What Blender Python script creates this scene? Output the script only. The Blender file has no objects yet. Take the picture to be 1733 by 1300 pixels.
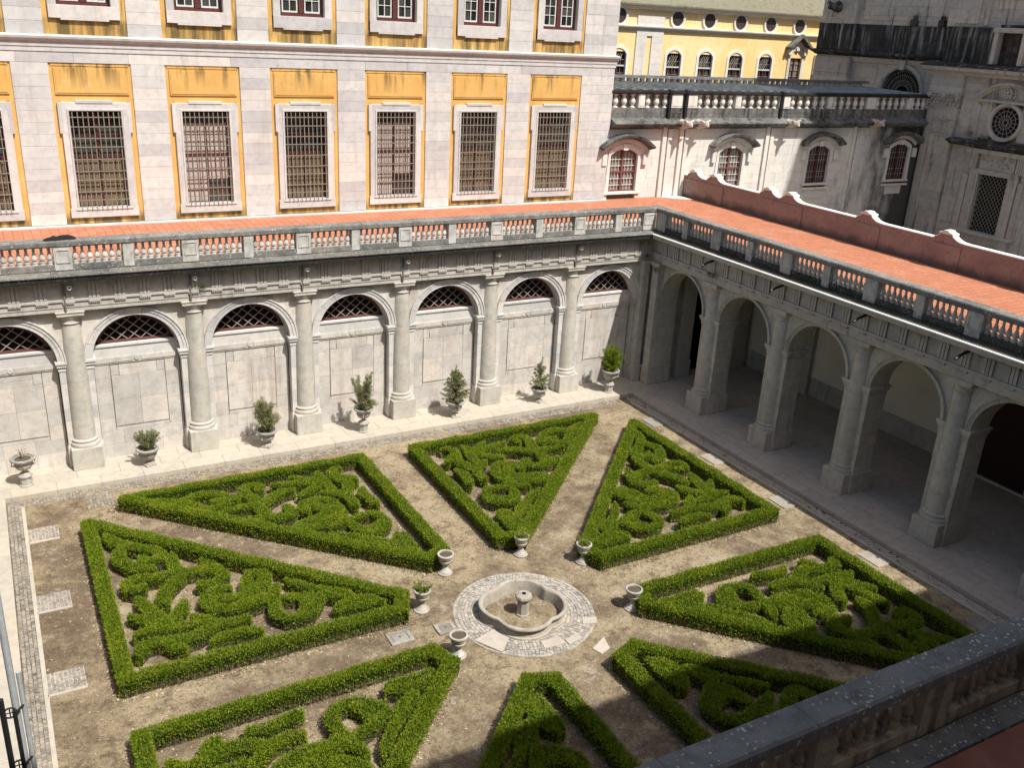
import bpy, math, random
import numpy as np
from mathutils import Vector, Matrix
random.seed(7); np.random.seed(7)
C = bpy.context.scene.collection
PI = math.pi
# ------------------------------------------------------------------ camera, world, sun
scene = bpy.context.scene
cd = bpy.data.cameras.new('camera'); cam = bpy.data.objects.new('camera', cd); C.objects.link(cam)
r_ = Vector((0.87562234, -0.48034511, 0.05053805)); u_ = Vector((0.13282185, 0.34007075, 0.93097274)); f_ = Vector((0.46437472, 0.80846797, -0.36157387))
M = Matrix(((r_.x, u_.x, -f_.x), (r_.y, u_.y, -f_.y), (r_.z, u_.z, -f_.z))).to_4x4()
M.translation = Vector((-2.1196, -37.7851, 17.8348)); cam.matrix_world = M
cd.sensor_width = 36; cd.lens = 32.785; cd.clip_end = 2000; cd.clip_start = 0.1
scene.camera = cam
SUN = Vector((0.215, -0.61, 1.0)).normalized()          # direction towards the sun
elev = math.asin(SUN.z); az = math.atan2(SUN.x, SUN.y)
w = bpy.data.worlds.new("World"); scene.world = w; w.use_nodes = True
nt = w.node_tree; bg = nt.nodes['Background']
sky = nt.nodes.new('ShaderNodeTexSky'); sky.sky_type = 'NISHITA'; sky.sun_disc = False
sky.sun_elevation = elev; sky.sun_rotation = az
nt.links.new(sky.outputs[0], bg.inputs[0]); bg.inputs[1].default_value = 0.12; sky.dust_density = 3.0; sky.ozone_density = 0.3
sd = bpy.data.lights.new('sun', 'SUN'); sd.energy = 5.0; sd.angle = math.radians(0.5); sd.color = (1.0, 0.97, 0.915)
so = bpy.data.objects.new('sun', sd); C.objects.link(so); so.location = (0, -60, 90)
so.rotation_euler = SUN.to_track_quat('Z', 'Y').to_euler()
scene.view_settings.view_transform = 'Standard'; scene.view_settings.look = 'None'
scene.view_settings.gamma = 1; scene.view_settings.exposure = 0.38; scene.view_settings.use_curve_mapping = False

# ------------------------------------------------------------------ materials
class NT:
    def __init__(s, name):
        s.m = bpy.data.materials.new(name); s.m.use_nodes = True
        s.t = s.m.node_tree; s.b = s.t.nodes['Principled BSDF']; s.out = s.t.nodes['Material Output']
        s.g = s.t.nodes.new('ShaderNodeNewGeometry'); s.P = s.g.outputs['Position']
    def n(s, ty, **k):
        o = s.t.nodes.new(ty)
        for a, v in k.items(): setattr(o, a, v)
        return o
    def L(s, a, b): s.t.links.new(a, b)
    def map(s, scale=(1, 1, 1), rot=(0, 0, 0), loc=(0, 0, 0)):
        o = s.n('ShaderNodeMapping'); s.L(s.P, o.inputs[0])
        o.inputs['Scale'].default_value = scale; o.inputs['Rotation'].default_value = rot; o.inputs['Location'].default_value = loc
        return o.outputs[0]
    def noise(s, scale, detail=4, vec=None, rough=.55, dist=0):
        o = s.n('ShaderNodeTexNoise'); s.L(vec or s.P, o.inputs['Vector'])
        o.inputs['Scale'].default_value = scale; o.inputs['Detail'].default_value = detail; o.inputs['Roughness'].default_value = rough
        o.inputs['Distortion'].default_value = dist
        return o.outputs['Fac']
    def ramp(s, fac, a, b, lo=0., hi=1.):
        o = s.n('ShaderNodeMapRange'); o.clamp = True; s.L(fac, o.inputs[0])
        o.inputs[1].default_value = a; o.inputs[2].default_value = b; o.inputs[3].default_value = lo; o.inputs[4].default_value = hi
        return o.outputs[0]
    def math(s, op, a, b=None):
        o = s.n('ShaderNodeMath', operation=op)
        for i, v in enumerate((a, b)):
            if v is None: continue
            if isinstance(v, (int, float)): o.inputs[i].default_value = v
            else: s.L(v, o.inputs[i])
        return o.outputs[0]
    def mix(s, fac, a, b, mode='MIX'):
        o = s.n('ShaderNodeMix', data_type='RGBA', blend_type=mode)
        for i, v in ((0, fac), (6, a), (7, b)):
            if isinstance(v, (int, float)): o.inputs[i].default_value = v
            elif isinstance(v, tuple): o.inputs[i].default_value = (*v, 1) if len(v) == 3 else v
            else: s.L(v, o.inputs[i])
        return o.outputs[2]
    def z(s):
        o = s.n('ShaderNodeSeparateXYZ'); s.L(s.P, o.inputs[0]); return o.outputs
    def rnd(s):
        o = s.n('ShaderNodeObjectInfo'); a = s.math('ADD', o.outputs['Random'], s.g.outputs['Random Per Island'])
        return s.math('FRACT', a)
    def bump(s, h, strength=.4, dist=.02, prev=None):
        o = s.n('ShaderNodeBump'); s.L(h, o.inputs['Height']); o.inputs['Strength'].default_value = strength; o.inputs['Distance'].default_value = dist
        if prev is not None: s.L(prev, o.inputs['Normal'])
        return o.outputs[0]
    def done(s, col, rough=.85, nrm=None, spec=.25):
        if isinstance(col, tuple): s.b.inputs['Base Color'].default_value = (*col, 1)
        else: s.L(col, s.b.inputs['Base Color'])
        if isinstance(rough, float): s.b.inputs['Roughness'].default_value = rough
        else: s.L(rough, s.b.inputs['Roughness'])
        s.b.inputs['Specular IOR Level'].default_value = spec
        if nrm is not None: s.L(nrm, s.b.inputs['Normal'])
        return s.m

def stone(name, ca, cb, cc, streak=.0, streak_col=(.05, .045, .04), streak_lo=.52, lichen=0., lichen_col=(.6, .6, .55), rndamt=.16, bumpd=.012, fine=30., pits=.25):
    m = NT(name)
    n1 = m.noise(.55, 5); n2 = m.noise(3.1, 6, rough=.65); n3 = m.noise(fine, 4)
    c = m.mix(m.ramp(n1, .35, .65), ca, cb)
    c = m.mix(m.ramp(n2, .45, .72, 0, .75), c, cc)
    r = m.rnd()
    c = m.mix(m.ramp(r, 0, 1, 0, 1), m.mix(1.0, c, (1 - rndamt, 1 - rndamt, 1 - rndamt * .9), 'MULTIPLY'), c)
    c = m.mix(m.ramp(r, .72, .8, 0, .35), c, m.mix(1.0, c, (1.0, .9, .86), 'MULTIPLY'))
    c = m.mix(m.ramp(n3, .3, .75, pits, 0), c, m.mix(1.0, c, (.55, .52, .47), 'MULTIPLY'))
    if streak > 0:
        v = m.noise(1.0, 5, vec=m.map((3.2, 3.2, .28)), rough=.6)
        v2 = m.noise(.45, 3)
        f = m.math('MULTIPLY', m.ramp(v, streak_lo, streak_lo + .16), m.ramp(v2, .36, .6))
        c = m.mix(m.math('MULTIPLY', f, streak), c, streak_col)
    if lichen > 0:
        vo = m.n('ShaderNodeTexVoronoi'); mp_ = m.n('ShaderNodeVectorMath', operation='ADD'); nz_ = m.n('ShaderNodeTexNoise'); m.L(m.P, nz_.inputs['Vector']); nz_.inputs['Scale'].default_value = 9
        sc_ = m.n('ShaderNodeVectorMath', operation='SCALE'); m.L(nz_.outputs['Color'], sc_.inputs[0]); sc_.inputs['Scale'].default_value = .09; m.L(m.P, mp_.inputs[0]); m.L(sc_.outputs[0], mp_.inputs[1])
        m.L(mp_.outputs[0], vo.inputs['Vector']); vo.inputs['Scale'].default_value = 15; sx_ = m.n('ShaderNodeSeparateXYZ'); m.L(vo.outputs['Color'], sx_.inputs[0])
        v2 = m.noise(1.3, 4); thr = m.math('MULTIPLY', m.math('MULTIPLY', sx_.outputs[0], sx_.outputs[0]), .46)
        f = m.math('MULTIPLY', m.ramp(m.math('SUBTRACT', thr, vo.outputs['Distance']), .0, .05), m.ramp(v2, .34, .5))
        v = m.noise(30., 5, rough=.7); f = m.math('MAXIMUM', f, m.math('MULTIPLY', m.ramp(v, .60, .66, 0, .7), m.ramp(v2, .42, .6)))
        c = m.mix(m.math('MULTIPLY', f, lichen), c, lichen_col)
    h = m.math('ADD', n3, m.math('MULTIPLY', n2, .8))
    return m.done(c, .88, m.bump(h, .5, bumpd))

MAT = {}
MAT['stone'] = stone('pale_limestone', (.60, .585, .555), (.67, .655, .615), (.48, .47, .45), streak=.4, streak_col=(.34, .31, .27), rndamt=.25)
MAT['wallstone'] = stone('blind_wall_limestone', (.55, .53, .485), (.66, .62, .56), (.40, .38, .345), streak=.6, streak_col=(.36, .29, .23), rndamt=.2, streak_lo=.47)
MAT['column'] = stone('column_limestone', (.475, .455, .395), (.57, .535, .47), (.34, .325, .275), streak=.65, streak_col=(.22, .23, .18), rndamt=.1)
MAT['entab'] = stone('entablature_limestone', (.52, .49, .44), (.46, .43, .39), (.36, .335, .30), streak=.75, streak_col=(.11, .10, .09), streak_lo=.56)
MAT['rail'] = stone('lichened_dark_stone', (.17, .17, .155), (.27, .26, .235), (.08, .08, .072), streak=0, lichen=.8, lichen_col=(.48, .475, .44), rndamt=.25)
MAT['corn'] = stone('weathered_cornice_stone', (.13, .128, .115), (.21, .205, .18), (.06, .06, .053), streak=0, lichen=.7, lichen_col=(.48, .45, .38), rndamt=.2)
MAT['black'] = stone('blackened_fascia_stone', (.018, .018, .017), (.032, .031, .028), (.010, .010, .009), lichen=.25, lichen_col=(.34, .32, .27), rndamt=.3)
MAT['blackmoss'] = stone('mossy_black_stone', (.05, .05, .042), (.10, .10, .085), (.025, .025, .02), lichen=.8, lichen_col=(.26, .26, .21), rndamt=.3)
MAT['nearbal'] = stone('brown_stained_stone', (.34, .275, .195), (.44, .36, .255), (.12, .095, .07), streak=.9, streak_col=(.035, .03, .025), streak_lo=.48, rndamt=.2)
MAT['balus'] = stone('baluster_stone', (.60, .59, .54), (.48, .465, .42), (.24, .23, .20), streak=.5, streak_col=(.08, .075, .07), rndamt=.15)
MAT['annex'] = stone('white_limestone', (.70, .67, .61), (.76, .72, .66), (.58, .555, .51), streak=.35, streak_col=(.33, .30, .27), rndamt=.1)
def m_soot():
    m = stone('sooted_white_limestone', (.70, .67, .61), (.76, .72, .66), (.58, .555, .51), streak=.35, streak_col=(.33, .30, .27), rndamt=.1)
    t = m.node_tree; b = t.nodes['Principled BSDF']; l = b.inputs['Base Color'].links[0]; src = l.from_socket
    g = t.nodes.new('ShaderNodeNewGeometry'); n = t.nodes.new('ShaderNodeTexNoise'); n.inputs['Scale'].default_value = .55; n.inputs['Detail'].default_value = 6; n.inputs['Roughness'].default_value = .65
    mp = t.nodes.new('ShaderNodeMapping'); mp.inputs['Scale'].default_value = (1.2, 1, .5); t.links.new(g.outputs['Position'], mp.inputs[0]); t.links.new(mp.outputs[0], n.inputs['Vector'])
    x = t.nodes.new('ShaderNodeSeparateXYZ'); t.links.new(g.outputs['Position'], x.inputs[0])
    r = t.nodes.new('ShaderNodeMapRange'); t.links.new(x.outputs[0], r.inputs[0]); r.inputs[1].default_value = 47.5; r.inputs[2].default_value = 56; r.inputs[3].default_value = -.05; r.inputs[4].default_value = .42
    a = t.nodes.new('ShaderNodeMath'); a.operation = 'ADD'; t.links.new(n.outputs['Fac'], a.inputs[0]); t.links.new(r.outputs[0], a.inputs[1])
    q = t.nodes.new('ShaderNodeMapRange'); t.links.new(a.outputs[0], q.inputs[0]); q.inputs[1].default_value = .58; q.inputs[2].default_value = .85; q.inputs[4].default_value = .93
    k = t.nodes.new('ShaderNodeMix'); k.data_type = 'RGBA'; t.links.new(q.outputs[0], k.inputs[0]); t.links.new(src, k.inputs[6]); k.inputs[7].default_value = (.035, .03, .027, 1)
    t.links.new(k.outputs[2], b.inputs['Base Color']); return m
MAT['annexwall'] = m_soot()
MAT['annexdark'] = stone('streaked_parapet_stone', (.24, .235, .215), (.12, .118, .108), (.05, .05, .046), streak=1.0, streak_col=(.035, .035, .032), streak_lo=.44, lichen=.4)
MAT['church'] = stone('church_limestone', (.62, .56, .48), (.54, .48, .41), (.40, .35, .30), streak=.95, streak_col=(.07, .06, .05), streak_lo=.56, rndamt=.2)
MAT['attic'] = stone('blackened_attic_stone', (.030, .029, .027), (.07, .066, .06), (.014, .014, .013), streak=.85, streak_col=(.36, .34, .30), streak_lo=.50)
MAT['paving'] = stone('pale_paving_stone', (.46, .425, .35), (.51, .46, .385), (.37, .33, .265), streak=0, rndamt=.13, bumpd=.006)
MAT['floor'] = stone('cloister_floor_stone', (.47, .41, .345), (.53, .47, .40), (.36, .31, .26), streak=0, rndamt=.15, bumpd=.005)
MAT['cobble'] = stone('white_cobble', (.43, .40, .335), (.52, .48, .41), (.27, .24, .195), streak=0, rndamt=.4)
MAT['oldcobble'] = stone('old_grey_cobble', (.33, .30, .245), (.40, .37, .31), (.22, .19, .15), rndamt=.4)
MAT['urn'] = stone('weathered_urn_stone', (.50, .48, .42), (.40, .38, .33), (.24, .23, .20), streak=.5, streak_col=(.12, .12, .11), rndamt=.1)
MAT['urndark'] = stone('grey_rim_stone', (.30, .30, .275), (.38, .37, .34), (.16, .16, .15), streak=0, lichen=.6, rndamt=.1)
MAT['fount'] = stone('fountain_limestone', (.38, .345, .28), (.45, .42, .36), (.23, .19, .145), streak=.4, streak_col=(.2, .17, .13), lichen=.35, lichen_col=(.3, .3, .28))

def simple(name, col, rough=.6, spec=.3, var=.25, sc=6.):
    m = NT(name); n = m.noise(sc, 4); r = m.rnd()
    c = m.mix(m.ramp(n, .3, .7), tuple(v * (1 - var) for v in col), col)
    c = m.mix(m.ramp(r, 0, 1, 0, var), c, tuple(v * .7 for v in col))
    return m.done(c, rough, m.bump(n, .15, .01), spec)
MAT['redwood'] = simple('dark_red_painted_wood', (.105, .030, .027), .55)
MAT['redwood2'] = simple('faded_red_painted_wood', (.20, .075, .065), .6)
MAT['lunred'] = simple('brown_red_window_paint', (.15, .062, .05), .6)
MAT['whitepaint'] = simple('white_painted_wood', (.62, .62, .57), .5)
MAT['iron'] = simple('grey_iron', (.24, .22, .17), .55, .4)
MAT['rust'] = simple('rusty_lattice_iron', (.34, .27, .235), .6, .4)
MAT['blackiron'] = simple('black_iron', (.018, .018, .02), .45, .5)
MAT['greypipe'] = simple('galvanised_grey_metal', (.42, .44, .44), .45, .5, .3, 14.)
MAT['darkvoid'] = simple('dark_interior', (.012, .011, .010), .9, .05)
MAT['brownpanel'] = simple('brown_shutter_board', (.20, .155, .095), .7, .2, .4, 3.)
MAT['curtain'] = simple('pale_curtain', (.50, .42, .38), .9, .1, .2, 2.)
MAT['cream'] = simple('cream_plaster', (.78, .72, .58), .9, .1, .12, .8)
MAT['maroon'] = simple('dark_maroon_door', (.035, .008, .007), .6, .3)
MAT['basinfloor'] = simple('dry_basin_floor', (.36, .275, .20), .95, .1, .45, 5.)
MAT['cloth'] = simple('black_cloth', (.02, .02, .022), .9, .1)
MAT['blocks_bg'] = simple('mortar', (.34, .31, .27), .95, .1)
MAT['mortar2'] = simple('dark_mortar', (.17, .155, .14), .95, .1)
MAT['bark'] = simple('bark', (.16, .12, .085), .9, .1, .4, 20.)
MAT['potsoil'] = simple('pot_soil', (.13, .10, .07), .95, .1, .5, 30.)

def m_glass():
    m = NT('window_glass'); r = m.rnd(); n = m.noise(1.7, 3)
    c = m.mix(m.ramp(r, .3, .9), (.010, .012, .013), (.06, .065, .06))
    c = m.mix(m.ramp(n, .45, .7, 0, .5), c, (.10, .085, .06))
    return m.done(c, .12, None, .6)
MAT['glass'] = m_glass()
def m_glasspale():
    m = NT('curtained_glass'); r = m.rnd(); n = m.noise(2.2, 4, vec=m.map((3, 3, .6)))
    c = m.mix(m.ramp(n, .4, .62), (.36, .31, .28), (.07, .065, .06))
    c = m.mix(m.ramp(r, .2, .9, 0, .5), c, (.2, .17, .15))
    return m.done(c, .2, None, .5)
MAT['glasspale'] = m_glasspale()
def m_yellow():
    m = NT('ochre_plaster'); n1 = m.noise(.9, 5); n2 = m.noise(5, 5)
    c = m.mix(m.ramp(n1, .35, .65), (.57, .335, .10), (.63, .405, .135))
    c = m.mix(m.ramp(n2, .5, .75, 0, .5), c, (.50, .29, .085)); c = m.mix(m.ramp(m.rnd(), 0, 1, 0, .35), c, (.55, .30, .085)); c = m.mix(m.ramp(m.noise(1.7, 6, rough=.7), .58, .72, 0, .45), c, (.70, .55, .30))
    z = m.z()[2]
    v = m.noise(1.0, 4, vec=m.map((2.6, 2.6, .22)), rough=.62)
    top = m.ramp(z, 14.1, 15.0)                 # run-off stains below the upper frame of each plaque
    low = m.ramp(z, 8.55, 8.95, 1, 0)           # green-black damp along the foot
    up = m.math('MULTIPLY', m.ramp(z, 16.2, 16.4), m.ramp(z, 17.2, 16.9))
    a = m.math('MULTIPLY', m.ramp(v, .50, .62), top)
    b = m.math('MULTIPLY', m.ramp(v, .34, .58), m.math('MAXIMUM', low, up))
    f = m.math('MAXIMUM', m.math('MULTIPLY', a, .72), m.math('MULTIPLY', b, .88))
    c = m.mix(f, c, (.085, .065, .028))
    return m.done(c, .9, m.bump(n2, .3, .01))
MAT['yellow'] = m_yellow()
def m_yellow2():
    m = NT('light_yellow_plaster'); n1 = m.noise(.35, 5); n2 = m.noise(2.5, 5)
    c = m.mix(m.ramp(n1, .35, .65), (.76, .55, .22), (.82, .64, .34))
    c = m.mix(m.ramp(n2, .5, .8, 0, .5), c, (.58, .37, .09))
    return m.done(c, .9, m.bump(n2, .3, .01))
MAT['yellow2'] = m_yellow2()
def m_tiles():
    m = NT('terracotta_tiles')
    o = m.n('ShaderNodeTexBrick'); m.L(m.map((1, 1, 1)), o.inputs['Vector'])
    o.offset = 0; o.inputs['Scale'].default_value = 1.0; o.inputs['Brick Width'].default_value = .36; o.inputs['Row Height'].default_value = .36
    o.inputs['Mortar Size'].default_value = .026; o.inputs['Mortar Smooth'].default_value = .3
    o.inputs['Color1'].default_value = (.41, .155, .082, 1); o.inputs['Color2'].default_value = (.48, .19, .105, 1); o.inputs['Mortar'].default_value = (.27, .12, .07, 1)
    n = m.noise(.7, 5); n2 = m.noise(7, 4)
    c = m.mix(m.ramp(n, .5, .7, 0, .55), o.outputs['Color'], (.46, .25, .16))
    c = m.mix(m.ramp(n2, .48, .62, 0, .6), c, (.30, .115, .065)); c = m.mix(m.ramp(m.noise(2.1, 6, rough=.72), .56, .66, 0, .5), c, (.22, .13, .09))
    return m.done(c, .8, m.bump(m.math('MULTIPLY', o.outputs['Fac'], -1), .5, .008))
MAT['tiles'] = m_tiles()
MAT['oldtiles'] = simple('old_red_tiles', (.27, .105, .07), .85, .2, .35, 2.)
def m_redwall():
    m = NT('red_plaster'); n1 = m.noise(.8, 5, rough=.65); n2 = m.noise(4.5, 6, rough=.7); z = m.z()[2]
    c = m.mix(m.ramp(n1, .3, .7), (.25, .17, .15), (.33, .245, .215))
    c = m.mix(m.ramp(m.noise(13, 5, rough=.7), .55, .66, 0, .6), c, (.16, .12, .10)); c = m.mix(m.ramp(n2, .55, .68, 0, .8), c, (.19, .115, .095))
    c = m.mix(m.ramp(n2, .36, .28, 0, .6), c, (.40, .32, .27))
    v = m.noise(1.0, 4, vec=m.map((1.2, 1.2, .8)))
    zz = m.math('ADD', z, m.math('MULTIPLY', v, -.9))
    c = m.mix(m.ramp(zz, 8.35, 8.0, 0, .9), c, (.10, .085, .075))
    return m.done(c, .92, m.bump(n2, .6, .02))
MAT['redwall'] = m_redwall()
MAT['whitecap'] = simple('whitewashed_coping', (.74, .71, .65), .85, .2, .12, 5.)
def m_soil():
    m = NT('dry_garden_soil')
    n1 = m.noise(.22, 6, rough=.66, dist=.8); n2 = m.noise(1.4, 7, rough=.72); n3 = m.noise(8, 6, rough=.75); n4 = m.noise(40, 4, rough=.7)
    c = m.mix(m.ramp(n1, .43, .57), (.20, .15, .10), (.41, .33, .205))
    c = m.mix(m.ramp(n2, .51, .62, 0, .8), c, (.125, .092, .06))
    c = m.mix(m.ramp(n2, .45, .36, 0, .7), c, (.49, .425, .315))
    c = m.mix(m.ramp(n3, .53, .63, 0, .75), c, (.105, .08, .055)); c = m.mix(m.ramp(n3, .42, .34, 0, .6), c, (.52, .43, .30))
    v = m.n('ShaderNodeTexVoronoi'); m.L(m.P, v.inputs['Vector']); v.inputs['Scale'].default_value = 17; v.inputs['Randomness'].default_value = 1
    f = m.ramp(v.outputs['Distance'], .20, .11)
    sc = m.n('ShaderNodeSeparateXYZ'); m.L(v.outputs['Color'], sc.inputs[0])
    f = m.math('MULTIPLY', f, m.ramp(sc.outputs[0], .62, .7))
    c = m.mix(f, c, (.55, .46, .31))
    c = m.mix(m.ramp(n4, .35, .6, .75, 0), c, (.075, .052, .032)); c = m.mix(m.ramp(n4, .6, .72, 0, .6), c, (.56, .47, .34))
    return m.done(c, .97, m.bump(m.math('ADD', n3, n4), .9, .03), .1)
MAT['soil'] = m_soil()
def m_leaf(name, a, b, c3, tr=.35):
    m = NT(name); r = m.g.outputs['Random Per Island']; n = m.noise(1.1, 4)
    c = m.mix(m.ramp(r, 0, 1), a, b)
    c = m.mix(m.ramp(n, .5, .75, 0, .8), c, c3)
    n5 = m.noise(2.3, 5, rough=.7); c = m.mix(m.ramp(n5, .60, .70, 0, .55), c, (.17, .145, .05)); c = m.mix(m.ramp(r, .955, .96, 0, .8), c, (.26, .20, .09))
    m.done(c, .55, None, .25)
    t = m.n('ShaderNodeBsdfTranslucent'); m.L(m.mix(1.0, c, (1.2, 1.3, .5), 'MULTIPLY'), t.inputs[0])
    x = m.n('ShaderNodeMixShader'); x.inputs[0].default_value = tr
    m.L(m.b.outputs[0], x.inputs[1]); m.L(t.outputs[0], x.inputs[2]); m.L(x.outputs[0], m.out.inputs[0])
    return m.m
MAT['leaf'] = m_leaf('box_leaves', (.095, .155, .008), (.225, .29, .014), (.27, .31, .018), .30)
MAT['shrub'] = m_leaf('shrub_leaves', (.15, .17, .08), (.32, .32, .18), (.36, .31, .20), .35)
MAT['moss'] = m_leaf('moss_and_weeds', (.05, .06, .02), (.10, .10, .03), (.14, .11, .05), .2)
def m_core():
    m = NT('hedge_twigs_and_shade'); z = m.z()[2]
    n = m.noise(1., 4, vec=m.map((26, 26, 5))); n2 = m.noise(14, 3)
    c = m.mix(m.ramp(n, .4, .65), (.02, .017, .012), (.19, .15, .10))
    g = m.mix(m.ramp(n2, .35, .65), (.008, .014, .004), (.025, .042, .007))  # near-black green puts the shade between leaves into the core colour
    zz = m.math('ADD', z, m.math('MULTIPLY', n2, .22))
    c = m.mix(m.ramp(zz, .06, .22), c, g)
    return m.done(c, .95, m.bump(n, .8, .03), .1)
MAT['core'] = m_core()
def m_lead():
    m = NT('lead_sheet'); n = m.noise(1.4, 5); o = m.z()[0]
    c = m.mix(m.ramp(n, .35, .65), (.17, .18, .175), (.30, .31, .30))
    return m.done(c, .6, m.bump(n, .3, .02), .4)
MAT['lead'] = m_lead()
def m_roof():
    m = NT('mossy_roof_tiles'); n = m.noise(3, 5); n1 = m.noise(.5, 4)
    c = m.mix(m.ramp(n, .35, .65), (.20, .18, .10), (.36, .33, .24)); c = m.mix(m.ramp(n1, .4, .6), c, (.30, .27, .20))
    return m.done(c, .95, m.bump(n, .6, .04))
MAT['roof'] = m_roof()

# ------------------------------------------------------------------ mesh helpers
class MB:
    def __init__(s): s.v = []; s.f = []; s.mi = []; s.cur = 0
    def add(s, vs, fs):
        o = len(s.v); s.v += [tuple(p) for p in vs]; s.f += [tuple(i + o for i in f) for f in fs]; s.mi += [s.cur] * len(fs); return s
    def box(s, x0, x1, y0, y1, z0, z1):
        return s.add([(x0, y0, z0), (x1, y0, z0), (x1, y1, z0), (x0, y1, z0), (x0, y0, z1), (x1, y0, z1), (x1, y1, z1), (x0, y1, z1)],
                     [(0, 3, 2, 1), (4, 5, 6, 7), (0, 1, 5, 4), (1, 2, 6, 5), (2, 3, 7, 6), (3, 0, 4, 7)])
    def cbox(s, x0, x1, y0, y1, z0, z1, c=.015):
        """box with chamfered edges"""
        X = ((x0, x1), (y0, y1), (z0, z1)); vs = []; idx = {}
        for i in (0, 1):
            for j in (0, 1):
                for k in (0, 1):
                    b = [X[0][i], X[1][j], X[2][k]]; sg = [1 - 2 * i, 1 - 2 * j, 1 - 2 * k]
                    for a in range(3):
                        p = [b[q] + (0 if q == a else sg[q] * c) for q in range(3)]
                        idx[i, j, k, a] = len(vs); vs.append(p)
        F = []
        for a in range(3):
            q, r = (a + 1) % 3, (a + 2) % 3
            for e in (0, 1):
                def K(m, n):
                    t = [0, 0, 0]; t[a] = e; t[q] = m; t[r] = n; return idx[(*t, a)]
                F.append((K(0, 0), K(1, 0), K(1, 1), K(0, 1)))
        for a in range(3):        # edges along axis a
            q, r = (a + 1) % 3, (a + 2) % 3
            for m in (0, 1):
                for n in (0, 1):
                    t0 = [0, 0, 0]; t0[q] = m; t0[r] = n; t1 = list(t0); t1[a] = 1
                    F.append((idx[(*t0, q)], idx[(*t1, q)], idx[(*t1, r)], idx[(*t0, r)]))
        for i in (0, 1):
            for j in (0, 1):
                for k in (0, 1): F.append((idx[i, j, k, 0], idx[i, j, k, 1], idx[i, j, k, 2]))
        return s.add(vs, F)
    def prism(s, poly, y0, y1):
        n = len(poly)
        vs = [(a, y0, b) for a, b in poly] + [(a, y1, b) for a, b in poly]
        fs = [tuple(range(n)), tuple(range(2 * n - 1, n - 1, -1))] + [(i, (i + 1) % n, n + (i + 1) % n, n + i) for i in range(n)]
        return s.add(vs, fs)
    def flat(s, poly, z0, z1):
        n = len(poly)
        vs = [(a, b, z0) for a, b in poly] + [(a, b, z1) for a, b in poly]
        fs = [tuple(range(n - 1, -1, -1)), tuple(range(n, 2 * n))] + [(i, (i + 1) % n, n + (i + 1) % n, n + i) for i in range(n)]
        return s.add(vs, fs)
    def sweep(s, prof, s0, s1, m0=0, m1=0):
        """closed profile [(d,z)] swept along x from s0+m0*d to s1+m1*d"""
        n = len(prof)
        vs = [(s0 + m0 * d, d, z) for d, z in prof] + [(s1 + m1 * d, d, z) for d, z in prof]
        fs = [tuple(range(n)), tuple(range(2 * n - 1, n - 1, -1))] + [(i, (i + 1) % n, n + (i + 1) % n, n + i) for i in range(n)]
        return s.add(vs, fs)
    def lathe(s, prof, cx=0, cy=0, n=20, cap=True):
        vs = []; fs = []
        for r, z in prof:
            for k in range(n):
                a = 2 * PI * k / n; vs.append((cx + r * math.cos(a), cy + r * math.sin(a), z))
        for i in range(len(prof) - 1):
            for k in range(n):
                a, b = i * n + k, i * n + (k + 1) % n; fs.append((a, b, b + n, a + n))
        if cap: fs.append(tuple(range(n - 1, -1, -1))); fs.append(tuple(range((len(prof) - 1) * n, len(prof) * n)))
        return s.add(vs, fs)
    def ring(s, cx, cz, prof, a0=0, a1=PI, n=20):
        """closed profile [(r,d)] swept round (cx,cz) in the xz plane"""
        k = len(prof); vs = []; fs = []; closed = abs(a1 - a0 - 2 * PI) < 1e-6; N = n if closed else n + 1
        for i in range(N):
            a = a0 + (a1 - a0) * i / n
            for r, d in prof: vs.append((cx + r * math.cos(a), d, cz + r * math.sin(a)))
        for i in range(n):
            j = (i + 1) % N
            for q in range(k): fs.append((i * k + q, i * k + (q + 1) % k, j * k + (q + 1) % k, j * k + q))
        if not closed: fs.append(tuple(range(k))); fs.append(tuple(range(N * k - 1, (N - 1) * k - 1, -1)))
        return s.add(vs, fs)
    def tube(s, pts, r, n=8):
        pts = [Vector(p) for p in pts]; rs = r if isinstance(r, (list, tuple)) else [r] * len(pts)
        vs = []; fs = []
        for i, p in enumerate(pts):
            t = (pts[min(i + 1, len(pts) - 1)] - pts[max(i - 1, 0)]).normalized()
            a = t.cross(Vector((0, 0, 1)) if abs(t.z) < .9 else Vector((1, 0, 0))).normalized(); b = t.cross(a)
            for k in range(n):
                q = p + rs[i] * (math.cos(2 * PI * k / n) * a + math.sin(2 * PI * k / n) * b); vs.append(tuple(q))
        for i in range(len(pts) - 1):
            for k in range(n):
                x, y = i * n + k, i * n + (k + 1) % n; fs.append((x, y, y + n, x + n))
        fs.append(tuple(range(n))); fs.append(tuple(range(len(vs) - 1, len(vs) - n - 1, -1)))
        return s.add(vs, fs)
    def mesh(s, name, mats, smooth=False):
        me = bpy.data.meshes.new(name); me.from_pydata(s.v, [], s.f)
        for m in (mats if isinstance(mats, (list, tuple)) else [mats]): me.materials.append(MAT[m] if isinstance(m, str) else m)
        if any(s.mi): me.polygons.foreach_set('material_index', s.mi)
        if smooth: me.polygons.foreach_set('use_smooth', [True] * len(s.f)); 
        me.update()
        if smooth: me.set_sharp_from_angle(angle=math.radians(40))
        return me
    def build(s, name, mats, parent=None, smooth=False, **k):
        return link(name, s.mesh(name, mats, smooth), parent, **k)

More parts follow.
